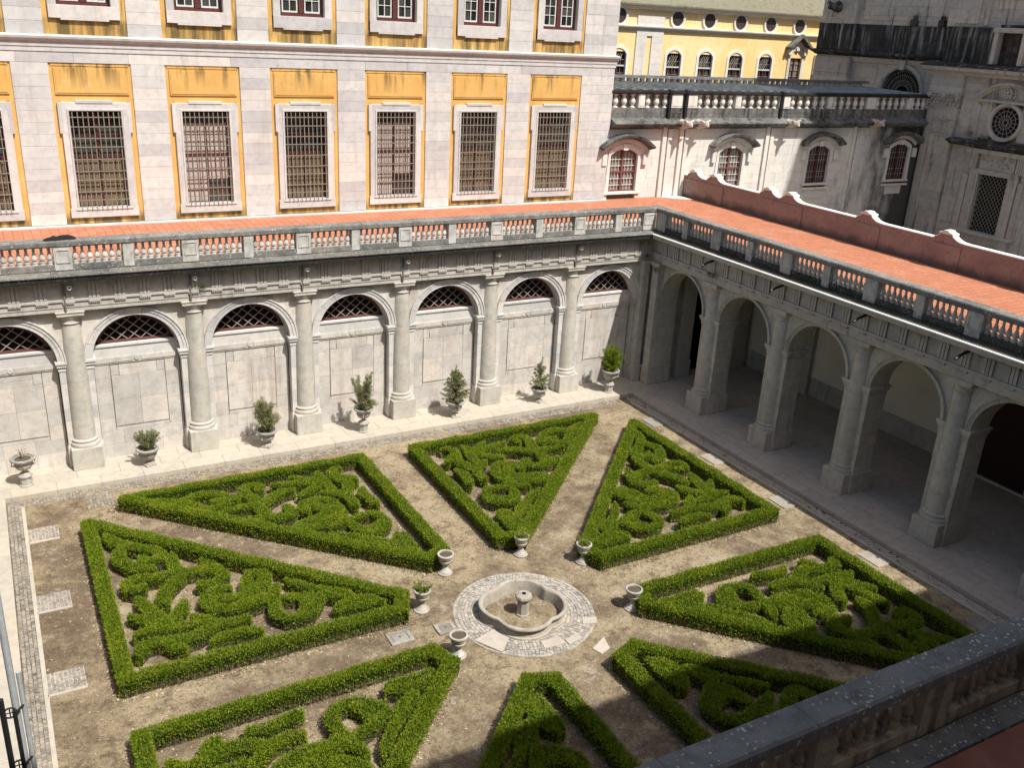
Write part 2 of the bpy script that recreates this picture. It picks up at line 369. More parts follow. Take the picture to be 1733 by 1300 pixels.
def link(name, me, parent=None, loc=None, rot=None, scale=None, kind=None, label=None):
    o = bpy.data.objects.new(name, me); C.objects.link(o)
    if parent: o.parent = parent
    if loc: o.location = loc
    if rot: o.rotation_euler = rot
    if scale: o.scale = scale
    if kind: o['kind'] = kind
    if label: o['label'] = label
    return o
def thing(name, label, cat, loc=(0, 0, 0), rz=0, group=None):
    o = bpy.data.objects.new(name, None); C.objects.link(o); o.location = loc; o.rotation_euler = (0, 0, rz)
    o['label'] = label; o['category'] = cat
    if group: o['group'] = group
    o.empty_display_size = .3
    return o
def tag(o, label, cat, group=None):
    o['label'] = label; o['category'] = cat
    if group: o['group'] = group
    return o
def copies(src, locs, parent):
    for l in locs: link(src.name.split('.')[0], src.data, parent, loc=l)
_ub = {}
def unit(mat, c=.012):
    if (mat, c) not in _ub: _ub[mat, c] = MB().cbox(0, 1, 0, 1, 0, 1, c).mesh('block', mat)
    return _ub[mat, c]
class Ashlar:
    """lays blocks; the first `lim` become objects, the rest one joined 'stuff' part"""
    def __init__(s, parent, mat, name='stone', lim=290): s.p = parent; s.m = mat; s.n = name; s.lim = lim; s.c = 0; s.rest = MB()
    def blk(s, x0, x1, y0, y1, z0, z1):
        if x1 - x0 < .04 or z1 - z0 < .03: return
        s.c += 1
        if s.c <= s.lim: link(s.n, unit(s.m), s.p, loc=(x0, y0, z0), scale=(x1 - x0, y1 - y0, z1 - z0))
        else: s.rest.cbox(x0, x1, y0, y1, z0, z1, .008)
    def wall(s, x0, x1, z0, z1, y0, y1, h=.5, ln=1.2, j=.008, holes=(), off=0.):
        """holes: (hx0,hx1,hz0,hz1)"""
        n = max(1, round((z1 - z0) / h)); hh = (z1 - z0) / n
        for r in range(n):
            za, zb = z0 + r * hh, z0 + (r + 1) * hh
            segs = [(x0, x1)]
            for a, b, c, d in holes:
                if c < zb - .1 and d > za + .1:
                    ns = []
                    for p, q in segs:
                        if b <= p or a >= q: ns.append((p, q))
                        else:
                            if a > p: ns.append((p, a))
                            if b < q: ns.append((b, q))
                    segs = ns
            for p, q in segs:
                L_ = q - p; k = max(1, round(L_ / ln + random.uniform(-.35, .35))); cuts = [p + L_ * i / k for i in range(k + 1)]
                sh = random.uniform(-.28, .28) * L_ / k
                for i in range(1, k): cuts[i] += sh + random.uniform(-.06, .06)
                if k == 1 and L_ > ln * 1.1 and (r % 2): cuts = [p, p + L_ * random.uniform(.35, .65), q]
                for a, b in zip(cuts, cuts[1:]):
                    e = random.uniform(-.004, .004)
                    s.blk(a + j / 2, b - j / 2, y0 + e, y1, za + j / 2, zb - j / 2)
    def end(s):
        if s.rest.v: s.rest.build('joined_stones', s.m, s.p, kind='stuff')

# ------------------------------------------------------------------ ground and walkways
GZ = -.2
CX, CY = 11.45, -15.75
gm = MB(); gm.add([(-60, -60, -.6), (120, -60, -.6), (120, 90, -.6), (-60, 90, -.6)], [(0, 1, 2, 3)])
gm.build('ground', 'soil', kind='structure')
# court soil with a gently uneven surface
N = 120; xs = np.linspace(-3.1, 26.1, N); ys = np.linspace(-29.5, -1.4, N)
X, Y = np.meshgrid(xs, ys); Zs = GZ + .012 * np.sin(X * 1.7 + Y * .6) * np.sin(Y * 1.3 - X * .4) + np.random.uniform(-.004, .004, X.shape)
vs = np.stack([X.ravel(), Y.ravel(), Zs.ravel()], 1).tolist()
fs = [(i * N + k, i * N + k + 1, (i + 1) * N + k + 1, (i + 1) * N + k) for i in range(N - 1) for k in range(N - 1)]
cs = MB().add(vs, fs); cs.build('court_soil', 'soil', kind='structure', smooth=True)

def slabs(name, x0, x1, y0, y1, nx, ny, top, mat, th=.2, brk=0.):
    """a walkway: thin bed plus separate slabs"""
    bed = MB().box(x0 + .01, x1 - .01, y0 + .01, y1 - .01, top - .3, top - .03).build(name, 'blocks_bg', kind='structure')
    A = Ashlar(bed, mat, 'paving_slab', 299)
    dx = (x1 - x0) / nx; dy = (y1 - y0) / ny
    for j in range(ny):
        for i in range(nx):
            jj = .012
            o = (.5 * dx * brk if j % 2 else 0)
            a = x0 + i * dx + (o if i else 0); b = x0 + (i + 1) * dx + (o if i < nx - 1 else 0)
            A.blk(a + jj / 2, b - jj / 2, y0 + j * dy + jj / 2, y0 + (j + 1) * dy - jj / 2, top - th, top + random.uniform(-.004, .003))
    A.end(); return bed
def slabs_y(name, x0, x1, y0, y1, nx, ny, top, mat, th=.2):
    bed = MB().box(x0 + .01, x1 - .01, y0 + .01, y1 - .01, top - .3, top - .03).build(name, 'blocks_bg', kind='structure')
    A = Ashlar(bed, mat, 'paving_slab', 299)
    for i in range(nx):
        dx = (x1 - x0) / nx; y = y0; L_ = (y1 - y0) / ny
        cuts = [y0] + [y0 + L_ * k + (.5 * L_ if i % 2 else 0) + random.uniform(-.08, .08) for k in range(1, ny)] + [y1]
        for a, b in zip(cuts, cuts[1:]): A.blk(x0 + i * dx + .006, x0 + (i + 1) * dx - .006, a + .006, b - .006, top - th, top + random.uniform(-.004, .003))
    A.end(); return bed
slabs('north_walkway', -4.5, 27.5, -1.4, .9, 20, 3, 0, 'paving', brk=1)
slabs_y('west_walkway', -4.6, -3.1, -30.8, -1.4, 2, 17, 0, 'paving')
slabs_y('east_walkway', 26.1, 27.52, -30.8, -1.4, 2, 17, 0, 'floor')
slabs_y('east_cloister_floor', 27.52, 35.5, -30.8, 3.5, 7, 20, -.004, 'floor')

# ------------------------------------------------------------------ cloister wings (local: x along the wing, y into the building, z up)
R_IN, SPR = 1.66, 4.57
def colmeshes():
    d = {}
    d['plinth'] = MB().cbox(-.58, .58, 0, 1.16, 0, .93, .015).mesh('plinth', 'column')
    pr = [(.56, .93), (.57, .97), (.575, 1.02), (.555, 1.08), (.50, 1.10), (.50, 1.13), (.52, 1.16), (.515, 1.21), (.475, 1.24), (.455, 1.27)]
    d['base'] = MB().lathe(pr, 0, .58, 28).mesh('base', 'column', True)
    pr = []; zt = [1.27 + i * (6.12 - 1.27) / 6 for i in range(7)]
    def rad(z): t = (z - 1.27) / 4.85; return .445 - .075 * t ** 1.6
    DM = MB()
    for i in range(6):
        a, b = zt[i], zt[i + 1]; pr = [(rad(a) - .012, a), (rad(a), a + .012)] + [(rad(a + (b - a) * k / 3), a + (b - a) * k / 3) for k in (1, 2)] + [(rad(b), b - .012), (rad(b) - .012, b)]
        DM.lathe(pr, 0, .58, 28)
    d['column'] = DM.mesh('column', 'column', True)
    pr = [(.372, 6.12), (.41, 6.13), (.415, 6.16), (.372, 6.18), (.372, 6.30), (.40, 6.31), (.41, 6.34), (.45, 6.40), (.465, 6.46), (.46, 6.47)]
    m = MB().lathe(pr, 0, .58, 28); m.cbox(-.49, .49, .09, 1.07, 6.47, 6.60, .01); m.cbox(-.52, .52, .06, 1.1, 6.60, 6.665, .01)
    d['capital'] = m.mesh('capital', 'column', True)
    return d
CM = colmeshes()
def balmesh(mat='balus'):
    pr = [(.10, 0), (.10, .03), (.09, .045), (.107, .085), (.095, .125), (.056, .14), (.052, .155), (.056, .17), (.104, .185), (.112, .215), (.104, .27), (.078, .35), (.05, .44), (.036, .50), (.055, .515), (.055, .54), (.04, .56), (.055, .61), (.08, .64)]
    return MB().lathe([(a * 1.05, b) for a, b in pr], 0, 0, 10).cbox(-.085, .085, -.085, .085, .64, .70, .005).mesh('baluster', mat, True)
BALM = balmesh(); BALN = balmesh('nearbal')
def triglyph_mesh():
    m = MB()
    m.box(-.21, .21, .05, .14, 7.78, 7.85)
    for k in (-1, 0, 1): m.prism([(k * .145 - .055, 7.17), (k * .145 + .055, 7.17), (k * .145 + .055, 7.782), (k * .145 - .055, 7.782)], .07, .14)
    m.box(-.20, .20, .115, .14, 7.17, 7.80)
    m.box(-.21, .21, .035, .1, 7.02, 7.07)
    for k in range(6): m.box(-.2 + k * .07, -.155 + k * .07, .045, .1, 6.965, 7.025)
    m.box(-.21, .21, -.22, .1, 7.875, 7.905)
    return m.mesh('triglyph', 'entab')
TRI = triglyph_mesh()

def wing(T, L_, cols, open_, cm='corn', fm='black', lit_edge=False):
    D = 1.50 if open_ else .84
    SP = 4.83 if open_ else SPR; dz = SP - SPR; aw = .17 if open_ else .32
    # arch walls
    bays = [cols[0] - 2.3] + [c + 2.3 for c in cols]
    for i, c in enumerate(bays):
        if c + 1.0 > L_: break
        a, b = c - 2.3, min(c + 2.3, L_ - .02)
        if i == 0: a = max(a, -.4)
        arc = [(c + R_IN * math.cos(t), SP + R_IN * math.sin(t)) for t in np.linspace(PI, 0, 25)]
        poly = [(a, SP)] + arc + [(b, SP), (b, 6.665), (a, 6.665)]
        MB().prism(poly, .45, D).build('arch_wall', 'wallstone' if not open_ else 'column', T)
        # archivolt of voussoirs, fascias stepping out
        for k in range(9):
            t0, t1 = PI * k / 9 + .004, PI * (k + 1) / 9 - .004
            m = MB()
            m.ring(c, SP, [(R_IN - .004, .44), (R_IN - .004, .39), (R_IN + aw * .45, .39), (R_IN + aw * .45, .36), (R_IN + aw * .78, .36), (R_IN + aw * .84, .32), (R_IN + aw, .32), (R_IN + aw, .452)], t0, t1, 4)
            m.build('voussoir', 'stone' if not open_ else 'column', T)
    # piers
    for i, c in enumerate(cols):
        P = MB().box(c - .60, c + .60, .47, D - .02, 0, SP).build('pier', 'blocks_bg', T)
        m = MB().cbox(c - .67, c + .67, .40, D + (.15 if open_ else .05), 0, .90, .02).cbox(c - .65, c + .65, .42, D + (.12 if open_ else .03), .90, .96, .015)
        m.build('pier_base', 'column' if open_ else 'stone', P)
        m = MB().cbox(c - .66, c + .66, .42, D + .02, 4.16 + dz, 4.24 + dz, .01).cbox(c - .70, c + .70, .37, D + .06, 4.33 + dz, 4.46 + dz, .012).cbox(c - .74, c + .74, .33, D + .1, 4.46 + dz, SP + .004, .012)
        m.box(c - .645, c + .645, .43, D + .01, 4.24 + dz, 4.33 + dz)
        m.build('impost', 'column' if open_ else 'stone', P)
        A = Ashlar(P, 'column' if open_ else 'stone', 'stone')
        for k in range(6):
            hh = (3.2 + dz) / 6; z0 = .96 + k * hh
            A.blk(c - .625, c + .625, .45 + random.uniform(-.003, .003), D, z0 + .004, z0 + hh - .004)
        # column
        o = link('column', CM['column'], T, loc=(c, 0, 0))
        for q in ('plinth', 'base', 'capital'): link(q, CM[q], o)
    # entablature
    m = MB()
    ar = [(.13, 6.667), (.13, 6.83), (.105, 6.83), (.105, 7.02), (.10, 7.07), (.05, 7.07), (.05, 7.15), (.14, 7.155), (1.2, 7.155), (1.2, 6.667)]
    m.sweep(ar, 0, L_, -1, 1); m.build('architrave', 'entab', T)
    MB().sweep([(.14, 7.155), (.14, 7.855), (1.2, 7.855), (1.2, 7.155)], 0, L_, -1, 1).build('frieze', 'entab', T)
    co = [(.1, 7.857), (.03, 7.90), (0, 7.93), (-.30, 7.94), (-.30, 7.965), (-.35, 7.965), (-.36, 8.10), (-.40, 8.14), (-.41, 8.20), (.1, 8.27), (1.2, 8.27), (1.2, 7.857)]
    # corona split into separate coping stones
    k = int(L_ / 1.9); W = MB(); 
    W.sweep([(.12, 7.856), (.04, 7.90), (0, 7.93), (.0, 7.94), (.14, 7.945), (1.2, 7.945), (1.2, 7.856)], 0, L_, -1, 1).build('bed_moulding', 'entab', T)
    for i in range(k):
        a, b = L_ * i / k, L_ * (i + 1) / k
        prof = [(1.2, 7.95), (-.34, 7.95), (-.34, 8.15), (-.42, 8.152), (-.43, 8.19), (.1, 8.26), (1.2, 8.26)]
        MB().sweep([(-.338, 7.946), (-.375, 7.965), (-.375, 8.10), (-.40, 8.148), (-.338, 8.148)], a + .004, b - .004, -1 if i == 0 else 0, 1 if i == k - 1 else 0).build('fascia_stone', fm, T)
        MB().sweep(prof, a + .004, b - .004, -1 if i == 0 else 0, 1 if i == k - 1 else 0).build('cornice_stone', cm, T)
        if lit_edge: MB().sweep([(-.446, 8.14), (-.446, 8.195), (-.36, 8.213), (-.36, 8.14)], a + .004, b - .004, -1 if i == 0 else 0, 1 if i == k - 1 else 0).build('sunlit_edge_strip', 'whitecap', T)  # pale strip paints in the sunlit line along the worn cornice edge
    # triglyphs
    first = cols[0] - 4.6
    n = 0
    s_ = first
    while s_ < L_ - .2:
        if s_ > .25: link('triglyph', TRI, T, loc=(s_, 0, 0)); n += 1
        s_ += .92
    return bays

def balustrade(T, L_, cols, zb=8.27, mat='balus', railmat='rail', low='rail'):
    """pedestals above columns and mid bays, balusters between"""
    y0, y1 = .14, .50
    ped = sorted([(c, .31) for c in cols] + [(c + 2.3, .19) for c in cols] + [(cols[0] - 2.3, .19)] + [(.30, .38), (L_ - .30, .38)])
    ped = [p for p in ped if -.2 < p[0] < L_ + .1]
    q = [ped[0]]
    for p in ped[1:]:
        if p[0] - p[1] > q[-1][0] + q[-1][1] + .1: q.append(p)
    ped = q
    first = {}
    for c, h in ped:
        m = MB().cbox(c - h, c + h, y0 - .05, y1 + .02, zb + .02, zb + .92, .008)
        if h > .25:      # raised panel frame on the front
            for a, b, e, g in ((c - h + .07, c + h - .07, zb + .78, zb + .82), (c - h + .07, c + h - .07, zb + .30, zb + .34)): m.box(a, b, y0 - .075, y0 - .04, e, g)
            m.box(c - h + .07, c - h + .11, y0 - .075, y0 - .04, zb + .34, zb + .78); m.box(c + h - .11, c + h - .07, y0 - .075, y0 - .04, zb + .34, zb + .78)
        m.build('pedestal', mat, T)
    for i in range(len(ped) - 1):
        a, b = ped[i][0] + ped[i][1], ped[i + 1][0] - ped[i + 1][1]
        MB().cbox(a + .004, b - .004, y0 - .03, y1, zb + .005, zb + .24, .01).build('plinth_course', low if mat == 'balus' else mat, T)
        if b - a < .3: continue
        n = max(1, round((b - a) / .257))
        for k in range(n):
            link('baluster', BALM if mat == 'balus' else BALN, T, loc=(a + (b - a) * (k + .5) / n, (y0 + y1) / 2, zb + .235))
        # half balusters set against the pedestals read as a frame
    k = int(L_ / 2.3)
    cuts = [0] + [cols[0] % 2.3 + 2.3 * i + .3 for i in range(k)]; cuts = [c for c in cuts if c < L_ - 1] + [L_]
    for i in range(len(cuts) - 1):
        a, b = cuts[i], cuts[i + 1]
        prof = [(.12, zb + .90), (.09, zb + .94), (.055, zb + .95), (.05, zb + 1.10), (.08, zb + 1.145), (.52, zb + 1.16), (.56, zb + 1.12), (.56, zb + .95), (.52, zb + .90)]
        MB().sweep(prof, a + (.004 if i else 0), b - .004, -1 if i == 0 else 0, 1 if i == len(cuts) - 2 else 0).build('rail_stone', railmat, T)

NC = [4.5 + 4.6 * i for i in range(6)]
EC = [4.56 + 4.6 * i for i in range(6)]
SC = [4.6 + 4.6 * i for i in range(6)]
north = thing('cloister_wing', 'sunlit cloister wall with blind arches and lattice fan windows behind the potted shrubs', 'arcade', (-4.5, 0, 0), 0)
wing(north, 32, NC, False)
east = thing('cloister_wing', 'shaded open cloister arcade on round columns along the right side of the garden', 'arcade', (27.5, 0, 0), -PI / 2)
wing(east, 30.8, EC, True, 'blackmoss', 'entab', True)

# blind arch panels, lunettes
def bar(m, x0, z0, x1, z1, w_, y0, y1):
    dx, dz = x1 - x0, z1 - z0; l = math.hypot(dx, dz); nx, nz = -dz / l * w_ / 2, dx / l * w_ / 2
    m.prism([(x0 + nx, z0 + nz), (x1 + nx, z1 + nz), (x1 - nx, z1 - nz), (x0 - nx, z0 - nz)], y0, y1)
def clip_lattice(m, c, zc, r, zlow, step, w_, y0, y1, slope=1.0):
    for sg in (1, -1):
        for k in range(-14, 15):
            # line z = zlow + sg*slope*(x-c-k*step)
            pts = []
            for t in np.linspace(-r, r, 161):
                z = zlow + sg * slope * (t - (k + .5) * step)
                if z >= zlow and t * t + (z - zc) ** 2 <= r * r: pts.append((c + t, z))
            if len(pts) > 3: bar(m, pts[0][0], pts[0][1], pts[-1][0], pts[-1][1], w_, y0 + (0 if sg > 0 else .012), y1 + (0 if sg > 0 else .012))
nbays = [NC[0] - 2.3] + [c + 2.3 for c in NC]
MB().box(-.4, 32, 1.06, 1.6, 0, 8.2).build('back_wall', 'blocks_bg', north)
A = Ashlar(north, 'wallstone', 'stone', 295)
for c in nbays:
    MB().box(c - R_IN, c + R_IN, .86, 1.06, 0, 4.9).build('panel_backing', 'blocks_bg', north)
    A.wall(c - R_IN + .02, c + R_IN - .02, 0, 1.18, .80, .95, h=.59, ln=1.1)
    A.wall(c - R_IN + .02, c - 1.06, 1.18, 4.12, .805, .95, h=.6, ln=.7)
    A.wall(c + 1.06, c + R_IN - .02, 1.18, 4.12, .805, .95, h=.6, ln=.7)
    for a, b, e, f in ((-1.04, 0, 1.38, 2.55), (0, 1.04, 1.38, 2.55), (-1.04, 0, 2.55, 3.6), (0, 1.04, 2.55, 3.6)):
        A.blk(c + a + .004, c + b - .004, .775, .95, e + .004, f - .004)
    A.blk(c - 1.04, c + 1.04, .81, .95, 1.19, 1.365)
    A.blk(c - .72, c + .72, .775, .95, 3.604, 3.83); A.blk(c - 1.04, c - .735, .81, .95, 3.62, 4.1); A.blk(c + .735, c + 1.04, .81, .95, 3.62, 4.1); A.blk(c - .72, c + .72, .81, .95, 3.845, 4.1)
    # entablature band with roundel, sill ledge
    m = MB().box(c - R_IN + .01, c + R_IN - .01, .77, .95, 4.13, 4.42).box(c - R_IN + .01, c - .16, .745, .95, 4.2, 4.40).box(c + .16, c + R_IN - .01, .745, .95, 4.2, 4.40)
    m.build('band_course', 'wallstone', north)
    MB().ring(c, 4.31, [(.02, .73), (.10, .73), (.10, .78), (.02, .78)], 0, 2 * PI, 16).build('roundel', 'stone', north)
    m = MB().sweep([(.79, 4.42), (.79, 4.84), (.74, 4.87), (.74, 4.95), (.80, 4.975), (1.02, 4.99), (1.02, 4.42)], c - R_IN + .01, c + R_IN - .01); m.build('sill', 'stone', north)
    # lunette
    z0 = 4.99; ri = 1.60
    def seg(r, zl): h = zl - SPR; a = math.asin(h / r); return a
    # reveal ring
    a = seg(R_IN - .01, 4.9)
    MB().ring(c, SPR, [(R_IN, .52), (ri - .03, .86), (ri - .03, 1.05), (R_IN, 1.05)], a, PI - a, 24).build('reveal', 'stone', north)
    a = math.asin((z0 - SPR) / 1.57)
    m = MB().ring(c, SPR, [(1.575, .87), (1.575, .98), (1.44, .98), (1.44, .87)], a, PI - a, 24); m.box(c - 1.5, c + 1.5, .87, .98, z0, z0 + .09)
    W = m.build('lunette_window', 'lunred', north)
    m = MB(); clip_lattice(m, c, SPR, 1.46, z0 + .09, .47, .034, .89, .905, .85); m.build('lattice', 'rust', W)
    a = math.asin((z0 - SPR) / 1.5); pts = [(c + 1.5 * math.cos(t), SPR + 1.5 * math.sin(t)) for t in np.linspace(a, PI - a, 24)]
    MB().prism(pts, 1.0, 1.02).build('pane', 'darkvoid', W)
A.end()
# corner piers of north and east wings
def stack(T, x0, x1, y0, y1, mat='stone'):
    P = MB().box(x0 + .02, x1 - .02, y0 + .02, y1, 0, 6.66).build('corner_pier', 'blocks_bg', T)
    m = MB().cbox(x0 - .05, x1 + .05, y0 - .05, y1, 0, .86, .02).cbox(x0 - .07, x1 + .07, y0 - .07, y1, .86, .92, .02).cbox(x0 - .03, x1 + .03, y0 - .03, y1, .92, 1.0, .02)
    m.build('pier_base', mat, P)
    m = MB().cbox(x0 - .03, x1 + .03, y0 - .03, y1, 6.12, 6.17, .01).cbox(x0 - .05, x1 + .05, y0 - .05, y1, 6.42, 6.52, .01).cbox(x0 - .09, x1 + .09, y0 - .09, y1, 6.52, 6.664, .01); m.build('capital', mat, P)
    A = Ashlar(P, mat, 'stone')
    for k in range(10):
        z0 = 1.0 + k * .542; A.blk(x0, x1, y0 + random.uniform(-.003, .003), y1, z0 + .004, z0 + .538)
        if z0 > 5.7: break
    
stack(north, 31.62, 32.02, .08, .9, 'column')
stack(east, .12, .60, .06, 1.55, 'column')
stack(east, -.9, .12, .30, 1.75, 'column')
stack(north, -.03, .40, .08, .9, 'column')
MB().box(31.5, 31.95, .47, 1.0, 0, 6.66).build('end_pier', 'column', north)
MB().cbox(31.42, 31.9, .35, .9, 4.3, SPR, .01).build('impost', 'column', north)

# spouts: small white ones with a hole in the north frieze, iron pipes in the east one
sp = MB().ring(0, 0, [(.035, -.16), (.085, -.16), (.10, .0), (.11, .14), (.035, .14)], 0, 2 * PI, 14).mesh('spout', 'whitecap', True)
hole = MB().ring(0, 0, [(.001, -.10), (.036, -.10), (.036, -.06), (.001, -.06)], 0, 2 * PI, 12).mesh('spout_hole', 'darkvoid')
for c in NC:
    s_ = link('spout', sp, north, loc=(c + .07, .02, 7.62), rot=(-.25, 0, 0)); link('spout_hole', hole, s_)
    MB().box(c - .16, c - .10, .02, .13, 6.7, 7.85).build('lead_strip', 'mortar2', north)
pipe = MB().tube([(0, .1, 0), (0, -.35, -.10), (0, -.62, -.22)], .055, 10).mesh('drain_pipe', 'blackiron', True)
for c in EC: link('drain_pipe', pipe, east, loc=(c + .1, -.02, 7.80))

# lion-less interior of the east cloister
MB().box(-3.5, 31, 1.2, 8.4, 8.02, 8.24).build('vault_slab', 'blocks_bg', east)
MB().box(-3.5, 31, 1.75, 8.2, 6.9, 7.0).build('ceiling', 'cream', east)
bw = MB().box(-.1, 31, 7.5, 8.5, -.3, 8.1).build('inner_wall', 'cream', east)
for k in range(7):
    c = EC[0] - 2.3 + 4.6 * k
    if k != 3: MB().cbox(c - 1.78, c + 1.78, 7.44, 7.55, 0, 1.0, .01).build('dado', 'column', east)
for c in EC:
    m = MB().cbox(c - .52, c + .52, 7.24, 7.55, 0, 6.9, .012).cbox(c - .60, c + .60, 7.18, 7.55, 0, .95, .015)
    m.cbox(c - .64, c + .64, 7.12, 7.55, 4.45, 4.6, .01).build('wall_pilaster', 'column', east)
MB().box(15.0, 17.7, 7.44, 7.5, 0, 5.9).build('door', 'maroon', east)
MB().box(14.95, 17.8, 7.30, 7.5, 0, .06).build('threshold', 'whitecap', east)
# end wall of the cloister walk with its dark doorway (towards the back corner)
m = MB().box(-.5, .1, 1.7, 3.2, 0, 8.0).box(-.5, .1, 6.0, 7.6, 0, 8.0).box(-.5, .1, 3.2, 6.0, 5.3, 8.0); m.build('end_wall', 'column', east)
MB().box(-.6, -.45, 3.1, 6.1, 0, 5.4).build('dark_doorway', 'darkvoid', east)
m = MB().cbox(.02, .34, 2.2, 3.1, 0, 6.9, .012).cbox(.02, .40, 2.14, 3.16, 0, .95, .015).cbox(.02, .34, 6.1, 7.1, 0, 6.9, .012).cbox(.02, .40, 6.04, 7.16, 0, .95, .015); m.build('wall_pilaster', 'column', east)

# balustrades and terraces
bn = thing('balustrade', 'long lichened stone balustrade along the north terrace below the yellow windows', 'balustrade', (-4.5, 0, 0), 0)
balustrade(bn, 32, NC)
be = thing('balustrade', 'shaded stone balustrade along the right terrace in front of the red wall', 'balustrade', (27.5, 0, 0), -PI / 2)
balustrade(be, 30.8, EC, low='blackmoss')
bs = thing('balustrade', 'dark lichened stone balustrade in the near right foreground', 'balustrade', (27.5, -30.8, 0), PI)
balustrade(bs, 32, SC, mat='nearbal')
slabst = MB().add([(-12, .5, 8.30), (27.9, .5, 8.30), (27.9, -34, 8.30), (35.75, -34, 8.30), (35.75, 8.1, 8.30), (-12, 8.1, 8.30)], [(0, 1, 2, 3, 4, 5)])
slabst = MB().flat([(-12, -40), (-5.0, -40), (-5.0, .5), (27.95, .5), (27.95, -40), (35.75, -40), (35.75, 8.1), (-12, 8.1)], 8.262, 8.30)
slabst.build('terrace_floor', 'tiles', kind='structure')
MB().flat([(-4.99, -31.8), (27.9, -31.8), (27.9, -38.3), (-4.99, -38.3)], 8.18, 8.30).build('near_terrace_floor', 'oldtiles', kind='structure')
g = MB().box(0, 32.0, .56, .8, 8.28, 8.33).build('gutter_kerb', 'whitecap', bn)
MB().box(-.3, 31, .56, 1.25, 8.28, 8.33).build('gutter_kerb', 'corn', be)
MB().box(-.5, 32, .56, .98, 8.25, 8.335).build('gutter_kerb', 'corn', bs)
# white marble patch and kerb at the terrace corner
MB().flat([(33.9, 8.05), (35.5, 8.05), (35.5, 6.7), (34.4, 7.4)], 8.30, 8.318).build('pale_paving_patch', 'whitecap', kind='structure')
# near cloister wing body under the near balustrade
south = thing('cloister_wing', 'near cloister wing whose stone cornice runs under the foreground balustrade', 'arcade', (27.5, -30.8, 0), PI)
wing(south, 32, SC, True)
MB().box(-.4, 32.4, 1.2, 7.4, 8.0, 8.17).build('vault_slab', 'blocks_bg', south)
MB().box(-.4, 32.4, 6.0, 7.3, -.3, 8.0).build('inner_wall', 'cream', south)
west = thing('cloister_wing', 'cloister wing closing the left side of the court', 'arcade', (-4.5, -30.8, 0), PI / 2)
wing(west, 30.8, [30.8 - c for c in reversed(EC) if c < 30.6], False)
MB().box(-.4, 31, 1.0, 7.2, 0, 8.2).build('back_wall', 'wallstone', west)
bw_ = thing('balustrade', 'stone balustrade along the left terrace above the left walkway', 'balustrade', (-4.5, -30.8, 0), PI / 2)
balustrade(bw_, 30.8, [30.8 - c for c in reversed(EC) if c < 30.6])
MB().box(-30, 62, -52, -38.2, -.2, 28.8).build('south_palace_block', 'stone')
tag(bpy.data.objects['south_palace_block'], 'tall pale palace block behind the viewer that shades the near terrace', 'building')

# ------------------------------------------------------------------ north palace block
palace = thing('palace_block', 'pale ashlar palace block with ochre panels and six tall barred windows above the terrace', 'building', (0, 8.0, 0), 0)
MB().box(-12, 29.74, .45, 12, 8.2, 24).build('wall_core', 'blocks_bg', palace)
A = Ashlar(palace, 'stone', 'stone', 298)
WX = [2.43 + 4.703 * i for i in range(-1, 6)]
edges = [-12]
piers = [(a + 1.64, b - 1.64) for a, b in zip(WX, WX[1:])] + [(WX[-1] + 1.64, 29.76)]
for a, b in reversed(piers): A.wall(a, b, 8.37, 15.27, 0, .5, h=.48, ln=1.45, j=.007)
A.wall(-3, 29.76, 15.27, 15.72, 0, .5, h=.5, ln=2.1)
for a, b in reversed(piers): A.wall(a, b, 16.40, 21, 0, .5, h=.52, ln=1.45, j=.007)
A.end()
B = Ashlar(palace, 'stone', 'foot_stone', 60); B.wall(-4, 29.8, 8.25, 8.36, -.30, .5, h=.3, ln=1.7); B.end()
MB().sweep([(.5, 15.72), (-.03, 15.72), (-.03, 15.90), (-.06, 15.92), (-.06, 16.10), (-.14, 16.14), (-.20, 16.24), (-.22, 16.33), (0, 16.40), (.5, 16.40)], -12, 29.76, 0, -1).build('string_course', 'stone', palace)
